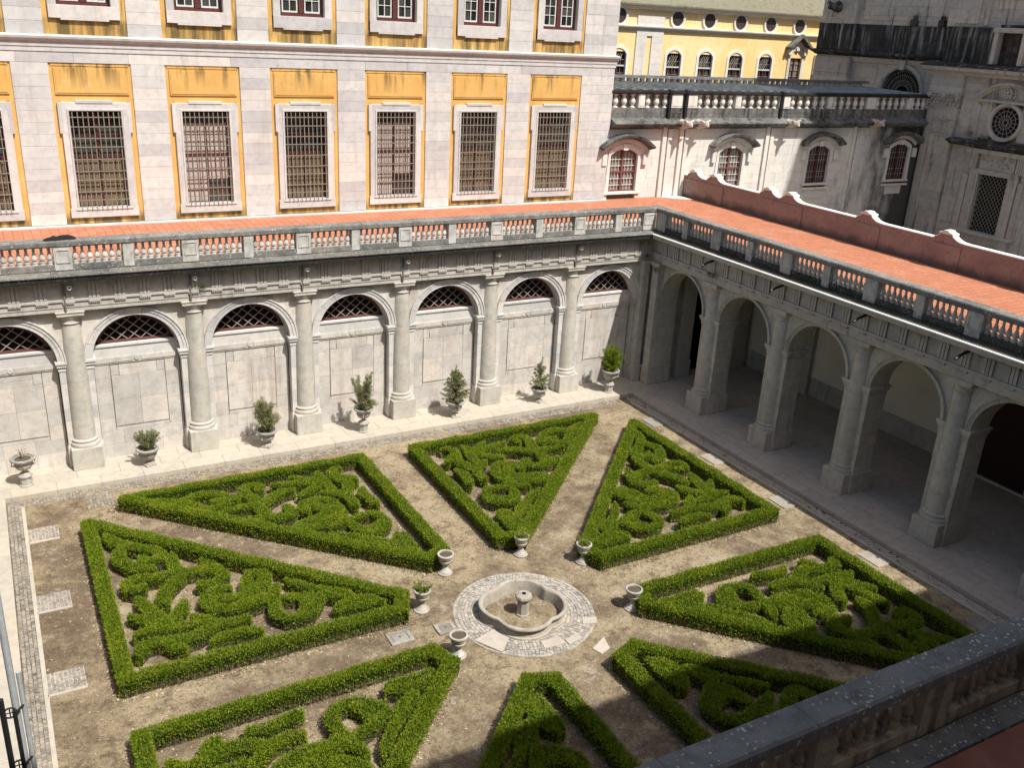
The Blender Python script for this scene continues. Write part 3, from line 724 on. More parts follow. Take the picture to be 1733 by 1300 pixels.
for i, c in enumerate(WX):
    z0, z1 = 8.37, 15.27
    m = MB().box(c - 1.645, c + 1.645, .06, .5, z0, 8.66).box(c - 1.645, c - 1.46, .06, .5, 8.66, z1).box(c - 1.46, c - 1.2, .07, .5, 8.66, 13.55).box(c + 1.2, c + 1.46, .07, .5, 8.66, 13.55).box(c + 1.46, c + 1.645, .06, .5, 8.66, z1).box(c - 1.46, c + 1.46, .06, .5, 13.55, z1)
    m.box(c - 1.55, c + 1.55, .035, .07, z1 - .12, z1 - .005)
    m.build('ochre_panel', 'yellow', palace)
    m = MB().box(c - 1.48, c + 1.48, .01, .07, 13.98, 15.10).box(c - 1.42, c + 1.42, -.01, .02, 14.05, 15.04); m.build('ochre_plaque', 'yellow', palace)
    # window surround with ears
    m = MB().cbox(c - 1.39, c - 1.06, -.06, .5, 8.66, 13.62, .012).cbox(c + 1.06, c + 1.39, -.06, .5, 8.66, 13.62, .012)
    m.cbox(c - 1.43, c + 1.43, -.062, .5, 8.66, 9.08, .012).cbox(c - 1.46, c + 1.46, -.062, .5, 13.32, 13.66, .012).cbox(c - .75, c + .75, -.09, .4, 13.62, 13.75, .01)
    m.cbox(c - 1.48, c - 1.3, -.064, .4, 12.35, 13.66, .012).cbox(c + 1.3, c + 1.48, -.064, .4, 12.35, 13.66, .012)
    m.cbox(c - 1.14, c - 1.05, -.09, .4, 9.0, 13.4, .01).cbox(c + 1.05, c + 1.14, -.09, .4, 9.0, 13.4, .01).cbox(c - 1.14, c + 1.14, -.092, .4, 13.30, 13.39, .01).cbox(c - 1.2, c + 1.2, -.10, .4, 9.0, 9.09, .01)
    m.build('window_surround', 'stone', palace)
    W = MB().box(c - 1.05, c - .98, .30, .36, 9.08, 13.32).box(c + .98, c + 1.05, .30, .36, 9.08, 13.32).box(c - .05, c + .05, .28, .36, 9.08, 13.32).box(c - .98, c + .98, .295, .36, 11.25, 11.37).box(c - .98, c + .98, .3, .36, 13.2, 13.32).build('window', 'redwood', palace)
    pale = i in (2, 4)
    for sx in (-1, 1):
        for zz in range(8):
            za = 9.12 + zz * .52; xa, xb = (c + .06, c + .97) if sx > 0 else (c - .97, c - .06)
            mt = ('curtain' if (zz > 1 or sx < 0) and zz < 7 else 'glass') if pale else ('brownpanel' if zz < 4 else 'glass')
            link('pane', unit(mt, .004), W, loc=(xa, .335, za + .015), scale=(xb - xa, .01, .49))
        mm = MB()
        for zz in range(1, 8): mm.box(c + sx * .5 - .45, c + sx * .5 + .45, .315, .335, 9.10 + zz * .52, 9.135 + zz * .52)
        for q in (-.15, .15): mm.box(c + sx * .51 + q - .015, c + sx * .51 + q + .015, .316, .334, 9.1, 13.2)
        mm.build('glazing_bars', 'redwood' if not pale else 'redwood2', W)
    for k in range(10):
        x = c - .94 + k * .209; link('bar', unit('iron', .01), W, loc=(x - .018, -.12, 9.0), scale=(.036, .036, 4.26))
    for k, zz in enumerate((9.42, 9.80, 10.32, 10.70, 11.22, 11.75, 12.12, 12.62, 13.02)):
        link('bar', unit('iron', .01), W, loc=(c - 1.04, -.145 if k % 2 else -.10, zz), scale=(2.08, .03, .04))
    # upper storey
    m = MB().box(c - 1.645, c + 1.645, .06, .5, 16.40, 17.05).box(c - 1.645, c - 1.38, .06, .5, 17.05, 21).box(c + 1.38, c + 1.645, .06, .5, 17.05, 21); m.build('ochre_panel', 'yellow', palace)
    m = MB().cbox(c - 1.4, c - 1.06, -.06, .5, 17.05, 21, .01).cbox(c + 1.06, c + 1.4, -.06, .5, 17.05, 21, .01).cbox(c - 1.4, c + 1.4, -.064, .5, 17.05, 17.58, .012).cbox(c - .95, c + .95, -.062, .4, 16.98, 17.06, .01); m.build('window_surround', 'stone', palace)
    U = MB().box(c - 1.05, c + 1.05, .22, .34, 17.58, 17.72).box(c - 1.05, c - .95, .22, .34, 17.72, 21).box(c + .95, c + 1.05, .22, .34, 17.72, 21).box(c - .12, c + .12, .2, .34, 17.72, 21).build('window', 'redwood', palace)
    for sx in (-1, 1):
        x0 = c + sx * .535
        mm = MB().box(x0 - .37, x0 - .31, .24, .3, 17.74, 21).box(x0 + .31, x0 + .37, .24, .3, 17.74, 21).box(x0 - .31, x0 + .31, .24, .3, 17.74, 17.82).box(x0 - .02, x0 + .02, .245, .29, 17.82, 21)
        for k in range(1, 7): mm.box(x0 - .31, x0 + .31, .25, .285, 17.82 + k * .45, 17.855 + k * .45)
        mm.build('casement', 'whitepaint', U)
        for q in (0, 1):
            for k in range(6): link('pane', unit('glass', .004), U, loc=(x0 - .31 + q * .33, .295, 17.84 + k * .45), scale=(.29, .01, .42))

# ------------------------------------------------------------------ annex with segmental windows
ax = thing('gallery_building', 'white ashlar gallery with arched red windows and a dark balustrade between palace and church', 'building', (0, 8.1, 0), 0)
MB().box(29.6, 57.5, .35, 6, 2, 14.4).build('wall_core', 'blocks_bg', ax)
AWX = [31.02, 39.25, 46.97, 54.85]
hol = [(c - 1.02, c + 1.02, 8.6, 11.25) for c in AWX] + [(33.78, 34.12, 0, 12.5), (35.05, 35.4, 0, 12.5), (42.0, 42.35, 0, 12.5), (49.9, 50.25, 0, 12.5)]
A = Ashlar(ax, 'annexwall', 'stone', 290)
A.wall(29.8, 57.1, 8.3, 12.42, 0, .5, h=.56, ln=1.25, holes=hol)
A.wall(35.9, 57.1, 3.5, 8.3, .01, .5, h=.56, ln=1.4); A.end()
for x in (33.95, 35.22, 42.2, 50.1):
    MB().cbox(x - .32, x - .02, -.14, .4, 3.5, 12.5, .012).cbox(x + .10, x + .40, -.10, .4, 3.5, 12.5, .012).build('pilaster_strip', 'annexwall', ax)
MB().sweep([(.4, 12.36), (-.10, 12.36), (-.14, 12.44), (-.5, 12.52), (-.52, 12.60), (-.60, 12.66), (-.62, 12.72), (.02, 13.0), (.4, 13.0)], 29.8, 57.2).build('cornice', 'annexdark', ax)
A = Ashlar(ax, 'annexdark', 'parapet_stone', 120); A.wall(29.8, 57.1, 12.95, 13.56, .0, .5, h=.3, ln=1.0); A.end()
MB().sweep([(-.06, 14.34), (-.14, 14.40), (-.14, 14.52), (.42, 14.56), (.43, 14.34)], 29.7, 57.2).build('rail', 'black', ax)
apr = [(.17, 0), (.17, .06), (.10, .08), (.09, .12), (.17, .26), (.19, .36), (.14, .5), (.09, .62), (.13, .70), (.17, .74), (.17, .82)]
abm = MB().lathe(apr, 0, 0, 12).mesh('baluster', 'annex', True)
peds = [(31.9, .22), (34.48, .42), (35.64, .39), (39.28, .22), (43.2, .42), (47.2, .22), (51.1, .42), (54.9, .22), (57.2, .4)]
x = 29.85
MB().flat([(36.1, -45), (56.9, -45), (56.9, 8.2), (36.1, 8.2)], 3.3, 3.5).build('church_court', 'paving', kind='structure')
for c, h in peds:
    MB().cbox(c - h, c + h, -.04, .42, 13.56, 14.37, .01).cbox(c - h + .07, c + h - .07, -.06, .1, 13.66, 14.27, .01).build('pedestal', 'annex', ax)
    n = int((c - h - x) / .56)
    for k in range(n): link('baluster', abm, ax, loc=(x + (c - h - x) * (k + .5) / n, .19, 13.55))
    x = c + h
# lead roof strip with standing seams, near-black board supplies the shade behind the balusters
RM = MB().add([(29.7, .42, 14.53), (57.3, .42, 14.53), (57.3, 5.7, 14.62), (29.7, 5.7, 14.62), (29.7, .42, 13.5), (57.3, .42, 13.5)], [(0, 1, 2, 3)])
RM.build('lead_roof', 'lead', ax)
MB().box(29.7, 57.3, .44, .5, 13.0, 14.5).build('recess_shade', 'darkvoid', ax)
seam = MB().add([(0, .40, 14.53), (.10, .40, 14.53), (.10, 5.7, 14.62), (0, 5.7, 14.62), (.02, .40, 14.60), (.08, .40, 14.60), (.08, 5.7, 14.69), (.02, 5.7, 14.69)], [(0, 1, 5, 4), (4, 5, 6, 7), (1, 2, 6, 5), (3, 0, 4, 7)]).mesh('roof_seam', 'lead')
for k in range(36): link('roof_seam', seam, ax, loc=(29.9 + k * .76, 0, 0))
MB().box(29.7, 57.2, 5.9, 6.3, 13.0, 14.66).build('rear_plinth', 'annexdark', ax)
MB().sweep([(5.8, 14.88), (5.8, 15.04), (6.4, 15.04), (6.4, 14.88)], 29.7, 57.2).build('rear_rail', 'rail', ax)
for k in range(52): link('rear_baluster', unit('annex', .1), ax, loc=(29.9 + k * .52, 5.95, 14.65), scale=(.26, .26, .24))
for x in (33.9, 35.14, 42.86):       # dark rainwater pipes over the balustrade
    MB().box(x - .09, x + .09, -.16, .0, 13.0, 14.5).cbox(x - .14, x + .14, -.24, .1, 14.42, 14.62, .03).build('rainwater_pipe', 'blackiron', ax)
def gargoyle(T, x, y, z, name='gargoyle', mat='church', s=1.):
    m = MB(); m.tube([(x, y + .3 * s, z), (x, y - .25 * s, z + .02), (x, y - .62 * s, z + .05)], [.30 * s, .22 * s, .14 * s], 8)
    for sg in (-1, 1):
        m.tube([(x + sg * .12 * s, y - .35 * s, z + .12 * s), (x + sg * .34 * s, y - .42 * s, z + .27 * s), (x + sg * .50 * s, y - .30 * s, z + .18 * s)], [.10 * s, .07 * s, .03 * s], 6)
    m.tube([(x, y - .55 * s, z + .1 * s), (x, y - .72 * s, z - .08 * s)], [.12 * s, .06 * s], 6)
    m.build(name, mat, T, smooth=True)
for x in (34.85, 36.1, 43.5, 51.3): gargoyle(ax, x, -.5, 12.66)
def segwin(T, c, zb, zs, zt, hw, y, frame='redwood2', glass='glasspale', lw='annex', hood=True, keystone=True, nx=4, nz=6):
    # arc through (±hw,zs),(0,zt)
    h = zt - zs; Rr = (hw * hw + h * h) / (2 * h); zc = zt - Rr; a = math.asin((zs - zc) / Rr)
    def arcp(r, n=14): return [(c + r * math.cos(t), zc + r * math.sin(t)) for t in np.linspace(a, PI - a, n)]
    w_ = .26
    inner = [(c + hw, zb)] + arcp(Rr) + [(c - hw, zb)]
    outer = [(c + hw + w_, zb)] + arcp(Rr + w_) + [(c - hw - w_, zb)]
    m = MB(); n = len(inner)
    vs = [(p[0], y, p[1]) for p in inner] + [(p[0], y, p[1]) for p in outer] + [(p[0], y + .45, p[1]) for p in inner] + [(p[0], y + .45, p[1]) for p in outer]
    fs = []
    for i in range(n - 1): fs += [(i, i + 1, n + i + 1, n + i), (i, i + 1, 2 * n + i + 1, 2 * n + i), (n + i, n + i + 1, 3 * n + i + 1, 3 * n + i)]
    m.add(vs, fs); m.cbox(c - hw - w_ - .08, c + hw + w_ + .08, y - .06, y + .4, zb - .14, zb, .01)
    m.build('window_surround', lw, T)
    if keystone: MB().prism([(c - .16, zt - .06), (c + .16, zt - .06), (c + .20, zt + .30), (c - .20, zt + .30)], y - .10, y + .05).build('keystone', lw, T)
    f0 = [(c + hw - .09, zb + .09)] + [(c + (p[0] - c) * (1 - .09 / hw), p[1] - .09) for p in arcp(Rr)] + [(c - hw + .09, zb + .09)]
    m = MB(); n = len(inner)
    vs = [(p[0], y + .2, p[1]) for p in inner] + [(p[0], y + .2, p[1]) for p in f0] + [(p[0], y + .3, p[1]) for p in f0]
    fs = []
    for i in range(n): j = (i + 1) % n; fs += [(i, j, n + j, n + i), (n + i, n + j, 2 * n + j, 2 * n + i)]
    m.add(vs, fs); m.box(c - .06, c + .06, y + .18, y + .3, zb + .05, zt - .05); m.box(c - hw + .05, c + hw - .05, y + .19, y + .3, zb + (zs - zb) * .52, zb + (zs - zb) * .52 + .08)
    W = m.build('window', frame, T)
    MB().prism(inner, y + .30, y + .31).build('pane', glass, W)
    mm = MB()
    for k in range(1, nx * 2):
        x = c - hw + .05 + (2 * hw - .1) * k / (nx * 2)
        dz = zc + math.sqrt(max(Rr * Rr - (x - c) ** 2, 0)) - .05
        mm.box(x - .012, x + .012, y + .22, y + .25, zb + .05, dz)
    for k in range(1, nz): z = zb + (zs - zb + .1) * k / nz; mm.box(c - hw + .05, c + hw - .05, y + .215, y + .255, z - .018, z + .018)
    mm.build('glazing_bars', 'whitepaint' if frame == 'redwood2' else 'rust', W)
    if hood:
        hw2 = hw + .85; h2 = .70; R2 = (hw2 * hw2 + h2 * h2) / (2 * h2); zc2 = zt + .80 - R2; a2 = math.asin((zt + .80 - h2 - zc2) / R2)
        m = MB().ring(c, zc2, [(R2 - .20, .0 + y), (R2 - .20, y - .22), (R2 - .12, y - .30), (R2 - .08, y - .50), (R2 + .05, y - .54), (R2 + .10, y + .02)], a2, PI - a2, 18)
        m.build('window_hood', 'annexdark', T)
        m = MB().ring(c, zc2, [(R2 - .42, y + .1), (R2 - .42, y - .06), (R2 - .2, y - .06), (R2 - .2, y + .1)], a2 + .06, PI - a2 - .06, 18); m.build('hood_moulding', lw, T)
        for sg in (-1, 1): MB().cbox(c + sg * (hw + .48) - .16, c + sg * (hw + .48) + .16, y - .12, y + .1, zs - .6, zs + .05, .02).build('console', lw, T)
for i, c in enumerate(AWX):
    dark = i > 1
    segwin(ax, c, 8.72, 10.88, 11.22, .98, -.05, 'redwood' if dark else 'redwood2', 'glass' if dark else 'glasspale')
    if dark: MB().cbox(c - 1.3, c + 1.3, -.16, .1, 8.30, 8.44, .01).cbox(c - .8, c + .8, -.06, .1, 7.7, 8.3, .02).build('apron', 'annex', ax)

# ------------------------------------------------------------------ yellow building behind
yb = thing('yellow_building', 'long sunlit yellow building with round windows under its eaves, behind the gallery roof', 'building', (0, 30, 0), 0)
xs_ = [51.1, 54.6, 58.05, 61.6]
oc = [45.1, 51.05, 54.53, 58.05, 61.6, 65.15, 68.6]
# wall with real openings: strips between openings
def wall_with_holes(m, x0, x1, z0, z1, holes, y0, y1):
    xsr = sorted({x0, x1} | {h[0] for h in holes} | {h[1] for h in holes})
    for a, b in zip(xsr, xsr[1:]):
        hs = sorted([(h[2], h[3]) for h in holes if h[0] < (a + b) / 2 < h[1]]); z = z0
        for p, q in hs:
            if p > z: m.box(a, b, y0, y1, z, p)
            z = q
        if z < z1: m.box(a, b, y0, y1, z, z1)
m = MB(); wall_with_holes(m, 36, 90, 6, 19.6, [(c - .8, c + .8, 12.2, 16.05) for c in [45.3] + xs_ + [65.2, 68.7]], 0, .4)
m.build('wall', 'yellow2', yb); MB().box(36, 90, .5, 9, 6, 19.6).build('wall_core', 'darkvoid', yb)
A = Ashlar(yb, 'annex', 'stone', 120)
A.wall(46.9, 49.7, 9, 19.0, -.10, .1, h=.55, ln=1.3, holes=[(47.98, 48.5, 6, 17.1)]); A.end()
MB().sweep([(.1, 17.75), (-.08, 17.78), (-.14, 17.9), (-.30, 18.0), (-.32, 18.10), (.1, 18.16)], 36, 90).build('string_course', 'annex', yb)
MB().sweep([(.1, 19.35), (-.25, 19.4), (-.3, 19.52), (-.45, 19.56), (-.48, 19.68), (.1, 19.72)], 36, 90).build('eaves', 'whitecap', yb)
rm = MB().add([(36, -.55, 19.66), (90, -.55, 19.66), (90, 4, 21.4), (36, 4, 21.4), (36, -.55, 19.76), (90, -.55, 19.76), (90, 4, 21.5), (36, 4, 21.5)], [(0, 1, 2, 3), (4, 5, 6, 7), (0, 1, 5, 4)])
RF = rm.build('roof', 'roof', yb)
tl = MB().tube([(0, -.60, 19.74), (0, 4, 21.50)], .11, 6).mesh('roof_tile_row', 'roof')
for k in range(150): link('roof_tile_row', tl, RF, loc=(36.1 + k * .31, 0, 0))
for c in oc:
    z = 18.83
    MB().ring(c, z, [(.60, .02), (.60, -.10), (.80, -.14), (.84, .02)], 0, 2 * PI, 28).build('round_surround', 'annex', yb)
    o = MB().ring(c, z, [(.52, -.02), (.52, -.06), (.61, -.06), (.61, -.02)], 0, 2 * PI, 28).build('round_window', 'redwood', yb)
    MB().prism([(c + .56 * math.cos(t), z + .56 * math.sin(t)) for t in np.linspace(0, 2 * PI, 24, endpoint=False)], -.03, .0).build('pane', 'glass', o)
    m = MB()
    for k in (-.18, .18): m.box(c + k - .015, c + k + .015, -.05, -.035, z - .5, z + .5); m.box(c - .5, c + .5, -.052, -.038, z + k - .015, z + k + .015)
    m.build('glazing_bars', 'redwood', o)
for c in [45.3] + xs_:
    segwin(yb, c, 12.2, 15.82, 16.3, .78, -.06, 'redwood', 'glass', 'whitecap', hood=False, keystone=False, nx=2, nz=7)
    mm = MB()
    for k in range(-3, 6):
        bar(mm, c - .68 + k * .22, 15.0, c - .68 + k * .22 + .55, 15.95, .018, .10, .12) if -1 < k < 4 else None
    mm.box(c - .72, c + .72, .08, .14, 14.86, 14.98); mm.build('fanlight_lattice', 'whitepaint', yb)
# pedimented window
c = 65.3
segwin(yb, c, 12.2, 16.0, 16.75, .72, -.10, 'redwood', 'glasspale', 'annex', hood=False, keystone=True, nx=2, nz=7)
m = MB().prism([(c - 1.45, 17.0), (c, 18.15), (c + 1.45, 17.0), (c + 1.3, 16.86), (c, 17.88), (c - 1.3, 16.86)], -.65, .1); m.build('pediment', 'annexdark', yb)
MB().cbox(c - 1.15, c - .75, -.3, .1, 16.3, 17.0, .02).cbox(c + .75, c + 1.15, -.3, .1, 16.3, 17.0, .02).prism([(c - .9, 16.9), (c, 17.7), (c + .9, 16.9)], -.15, .1).build('pediment_panel', 'annex', yb)
MB().cbox(67.6, 68.3, -.2, .2, 6, 16.4, .01).build('quoin_strip', 'annex', yb)

# ------------------------------------------------------------------ red parapet wall
rw = thing('parapet_wall', 'weathered red plastered parapet wall with white scalloped coping along the right terrace', 'wall', (35.7, 8.3, 0), -PI / 2)
# local s = 8.3 - y
pk = [1.1, 2.95, 7.52, 9.15, 14.45, 19.05, 23.6, 28.2, 32.8]
def top(s):
    z = 9.58
    for p in pk:
        d = s - p
        if abs(d) <= .30: z = max(z, 9.88)
        elif -.6 <= d < -.30: z = max(z, 9.60 + .20 * max(0, 1 - (-d - .30) / .30) ** .7)
        elif .30 < d <= 1.0: z = max(z, 9.59 + .25 * max(0, 1 - (d - .30) / .7) ** 2.4)
    return z
S_ = sorted(set([round(-.1 + .1 * i, 3) for i in range(395)] + [p + e for p in pk for e in (-.31, -.30, .30, .31)]))
poly = [(S_[0], 8.25)] + [(s_, top(s_)) for s_ in S_] + [(S_[-1], 8.25)]
MB().prism(poly, 0, .30).build('wall_body', 'redwall', rw)
for a, b in ((.15, 3.9), (6.95, 10.25), (13.9, 15.4), (18.45, 19.95), (23.05, 24.5), (27.6, 29.1)):
    MB().cbox(a, b, -.06, .05, 8.3, 9.42, .01).build('wall_panel', 'redwall', rw)
m = MB()
for a, b in zip(S_, S_[1:]):
    za, zb_ = top(a), top(b)
    if max(abs((a + b) / 2 - p) < .3 for p in pk): continue
    m.prism([(a, za), (b, zb_), (b, zb_ + .05), (a, za + .05)], -.05, .34)
m.build('coping', 'whitecap', rw)
for p in pk:
    MB().prism([(p - .38, 9.88), (p + .38, 9.88), (p + .36, 9.94), (p + .17, 9.98), (p + .11, 10.05), (p - .11, 10.05), (p - .17, 9.98), (p - .36, 9.94)], -.09, .38).build('coping_cap', 'whitecap', rw)

# ------------------------------------------------------------------ church
ch = thing('church', 'weathered grey church facade in shade with rose window, pilasters and blackened attic', 'church', (57, 8.1, 0), -PI / 2)
# local s = 8.1 - y ; d = x - 57
MB().box(.0, 40, .3, 30, 0, 35).build('nave_wall_core', 'church', ch)
MB().box(16, 46, 1.0, 26, 35, 72).build('bell_tower', 'church', ch)
MB().box(-12.5, 0, 1.8, 30, 8, 27).build('transept_core', 'church', ch)
doorh = (5.1, 7.35, 6.1, 9.86); rose = (5.1, 7.1, 12.35, 14.35)
A = Ashlar(ch, 'church', 'stone', 295)
A.wall(0, 14, 4.5, 15.1, 0, .35, h=.58, ln=1.5, holes=[(.1, 2.55, 0, 16), doorh, rose, (4.3, 8.1, 9.0, 11.9)])
A.wall(0, 14, 15.1, 16.1, -.04, .35, h=.5, ln=1.6, holes=[(.1, 2.55, 0, 17)])
A.wall(0, 14, 19.1, 22.5, .15, .6, h=.6, ln=1.4)
# corner pilaster with ornate capital
A.wall(.15, 2.5, 4.5, 13.72, -.32, .2, h=.62, ln=2.4, j=.008)
A.end()
m = MB().cbox(.35, .8, -.42, .1, 4.5, 13.7, .01).cbox(.85, 2.2, -.36, .1, 12.0, 12.1, .01).cbox(.85, 2.2, -.36, .1, 13.0, 13.1, .01).cbox(.85, .93, -.36, .1, 5, 13.1, .01).cbox(2.12, 2.2, -.36, .1, 5, 13.1, .01); m.build('pilaster_panel', 'church', ch)
m = MB().cbox(.05, 2.6, -.36, .2, 13.72, 13.86, .02).cbox(.0, 2.65, -.42, .2, 14.72, 14.9, .02).cbox(.2, 2.45, -.30, .2, 13.86, 14.72, .02)
for k in range(7):
    for j in range(3):
        x = .28 + k * .34 + (.1 if j % 2 else 0); z = 13.98 + j * .25
        m.tube([(x, -.28, z), (x + .05, -.46 - .03 * j, z + .14), (x, -.36, z + .22)], [.07, .10, .04], 6)
for x in (.18, 2.45, 1.32): m.ring(x, 14.62, [(.05, -.34), (.17, -.34), (.17, -.50), (.05, -.50)], 0, 2 * PI, 12)
m.build('capital', 'church', ch)
MB().cbox(.02, 2.62, -.38, .2, 14.9, 15.25, .01).cbox(.06, 2.58, -.34, .2, 15.25, 16.05, .01).build('entablature_block', 'church', ch)
MB().sweep([(.3, 16.02), (-.36, 16.02), (-.4, 16.1), (-.55, 16.2), (-.8, 16.3), (-.85, 16.45), (-.9, 16.52), (0, 16.8), (.3, 16.8)], -.6, 14).build('cornice', 'church', ch)
MB().sweep([(.3, 16.53), (-.92, 16.53), (-.94, 16.6), (0, 16.86), (.3, 16.86)], -.65, 14).build('cornice_top', 'attic', ch)
A = Ashlar(ch, 'attic', 'attic_stone', 120)
A.wall(.3, 4.3, 16.8, 19.1, -.12, .4, h=.75, ln=1.5); A.wall(6.3, 14, 16.8, 19.1, -.12, .4, h=.75, ln=1.5)
A.wall(4.3, 6.3, 19.05, 19.3, -.14, .4, h=.3, ln=2)
A.wall(-12.4, .3, 17.1, 19.05, 1.25, 1.8, h=.8, ln=1.8); A.end()
m = MB().cbox(4.2, 4.5, -.5, .3, 16.85, 18.9, .02).cbox(6.2, 6.5, -.5, .3, 16.85, 18.9, .02).cbox(4.1, 6.6, -.55, .3, 18.8, 19.1, .02); m.build('dormer_frame', 'church', ch)
W = MB().box(4.5, 6.2, .05, .12, 16.85, 18.8).build('dormer_window', 'redwood', ch)
for i in range(4):
    for j in range(5): link('pane', unit('glass', .01), W, loc=(4.58 + i * .4, .02, 16.95 + j * .36), scale=(.33, .02, .3))
MB().cbox(.6, 2.4, .05, .3, 19.3, 22.5, .02).cbox(2.9, 3.15, .0, .3, 19.2, 22.5, .02).build('upper_pilaster', 'church', ch)
# segmental pediment with shell
cxp, zb2 = 6.1, 14.70; hw = 2.45; h = 1.1; Rr = (hw * hw + h * h) / (2 * h); zc = zb2 + h - Rr; a = math.asin((zb2 - zc) / Rr)
MB().ring(cxp, zc, [(Rr, .05), (Rr, -.45), (Rr - .12, -.5), (Rr - .2, -.38), (Rr - .32, -.2), (Rr - .32, .05)], a, PI - a, 20).cbox(cxp - hw + .1, cxp + hw - .1, -.32, .05, 14.50, 14.68, .01).build('pediment', 'church', ch)
m = MB()
for k in range(9):
    t = PI * .05 + (2 * PI * .95 - .1) * k / 8.5; m.tube([(6.0 + .08 * math.cos(t), -.1, 15.12 + .08 * math.sin(t)), (6.0 + .36 * math.cos(t), -.14, 15.12 + .34 * math.sin(t))], [.05, .09], 6)
m.ring(6.0, 15.12, [(.38, .02), (.38, -.12), (.47, -.12), (.47, .02)], 0, 2 * PI, 20).build('shell_relief', 'church', ch)
# rose window
rc = (6.1, 13.32)
MB().ring(*rc, [(1.0, .1), (1.0, -.1), (1.08, -.22), (1.22, -.22), (1.28, -.06), (1.28, .1)], 0, 2 * PI, 36).build('rose_surround', 'church', ch)
W = MB().prism([(rc[0] + 1.02 * math.cos(t), rc[1] + 1.02 * math.sin(t)) for t in np.linspace(0, 2 * PI, 36, endpoint=False)], -.03, .02).build('rose_window', 'darkvoid', ch)
m = MB()
for k in range(16): t = 2 * PI * k / 16; bar(m, rc[0] + .14 * math.cos(t), rc[1] + .14 * math.sin(t), rc[0] + 1.0 * math.cos(t), rc[1] + 1.0 * math.sin(t), .03, -.06, -.035)
for r in (.14, .42, .7, .95): m.ring(*rc, [(r, -.065), (r + .035, -.065), (r + .035, -.035), (r, -.035)], 0, 2 * PI, 28)
m.build('rose_tracery', 'rust', W)
for q in ((3.85, 4.15), (8.0, 8.3)): MB().cbox(*q, -.14, .1, 12.0, 14.3, .02).build('scroll_strip', 'church', ch)
MB().sweep([(.1, 11.5), (-.3, 11.55), (-.5, 11.7), (-.75, 11.78), (-.78, 11.86), (.1, 12.02)], 2.4, 9.6).build('ledge', 'attic', ch)
# framed doorway window
m = MB().cbox(4.45, 5.12, -.22, .2, 6.0, 9.9, .015).cbox(7.33, 8.0, -.22, .2, 6.0, 9.9, .015).cbox(4.45, 8.0, -.24, .2, 9.86, 10.2, .015).cbox(4.75, 4.95, -.30, .1, 6.05, 9.86, .01).cbox(7.5, 7.7, -.30, .1, 6.05, 9.86, .01)
m.cbox(4.0, 4.35, -.18, .2, 6.0, 9.7, .015).cbox(8.1, 8.45, -.18, .2, 6.0, 9.7, .015)
m.cbox(3.9, 8.6, -.35, .2, 11.2, 11.5, .02); m.build('door_surround', 'church', ch)
for x in (4.15, 7.75):
    m = MB().cbox(x, x + .65, -.30, .2, 10.2, 11.2, .01)
    for k in range(4): m.cbox(x + .06 + k * .15, x + .15 + k * .15, -.36, -.2, 10.3, 11.1, .01)
    m.build('fluted_console', 'church', ch)
m = MB().cbox(4.95, 7.55, -.12, .2, 10.2, 11.2, .01)
random.seed(3)
for k in range(26):
    x, z = random.uniform(5.1, 7.4), random.uniform(10.35, 11.05); t = random.uniform(0, 6.28)
    m.tube([(x, -.1, z), (x + .12 * math.cos(t), -.2, z + .1 * math.sin(t)), (x + .2 * math.cos(t + .8), -.12, z + .16 * math.sin(t + .8))], [.04, .06, .03], 6)
m.build('carved_panel', 'church', ch)
W = MB().box(5.12, 7.33, .28, .32, 6.05, 9.86).build('grille_window', 'darkvoid', ch)
m = MB()
for sg in (1, -1):
    for k in range(-14, 22):
        # clip line in rectangle
        pts = []
        for t in np.linspace(0, 2.2, 89):
            z = 6.05 + sg * 1.35 * (t - k * .27) + (0 if sg > 0 else 2.0)
            if 6.05 <= z <= 9.86: pts.append((5.12 + t, z))
        if len(pts) > 2: bar(m, *pts[0], *pts[-1], .035, .10 + .02 * (sg > 0), .125 + .02 * (sg > 0))
m.build('diamond_grille', 'iron', W)
m = MB().cbox(4.0, 8.6, -.55, .1, 5.85, 6.05, .02).cbox(4.2, 4.8, -.45, .1, 5.2, 5.85, .03).cbox(7.8, 8.4, -.45, .1, 5.2, 5.85, .03).cbox(4.8, 7.8, -.2, .1, 5.3, 5.85, .03); m.build('sill', 'church', ch)
# outlined ashlar panels
def frame(m, a, b, c, d, y, t=.06):
    m.box(a, b, y, y + .06, c, c + t); m.box(a, b, y, y + .06, d - t, d); m.box(a, a + t, y, y + .06, c + t, d - t); m.box(b - t, b, y, y + .06, c + t, d - t)
m = MB(); frame(m, 2.85, 3.95, 12.3, 15.0, -.03); frame(m, 2.8, 3.75, 6.2, 11.3, -.04); frame(m, .95, 2.05, 12.15, 12.95, -.38); frame(m, 3.3, 8.5, 19.5, 23, .12); m.build('panel_mouldings', 'church', ch)
# transept wall further back, with lunette
A = Ashlar(ch, 'church', 'transept_stone', 100)
ly, lz, lr = -3.95, 14.3, 1.95        # local s of lunette centre (y=12.05)
A.wall(-12.4, .1, 10, 16.75, 1.5, 1.9, h=.75, ln=1.8, holes=[(ly - 1.9, ly + 1.9, 12, 15.9)]); 
A.wall(-12.2, .3, 19.05, 23, 1.35, 1.9, h=.7, ln=1.6); A.end()
arc = [(ly + 1.85 * math.cos(t), lz + 1.85 * math.sin(t)) for t in np.linspace(PI, 0, 25)]
MB().prism([(ly - 1.95, lz)] + arc + [(ly + 1.95, lz), (ly + 1.95, 16.2), (ly - 1.95, 16.2)], 1.49, 1.9).build('arch_wall', 'church', ch)
MB().ring(ly, lz, [(1.8, 1.9), (1.8, 1.38), (1.95, 1.30), (2.1, 1.34), (2.15, 1.5)], 0, PI, 28).build('arch_moulding', 'church', ch)
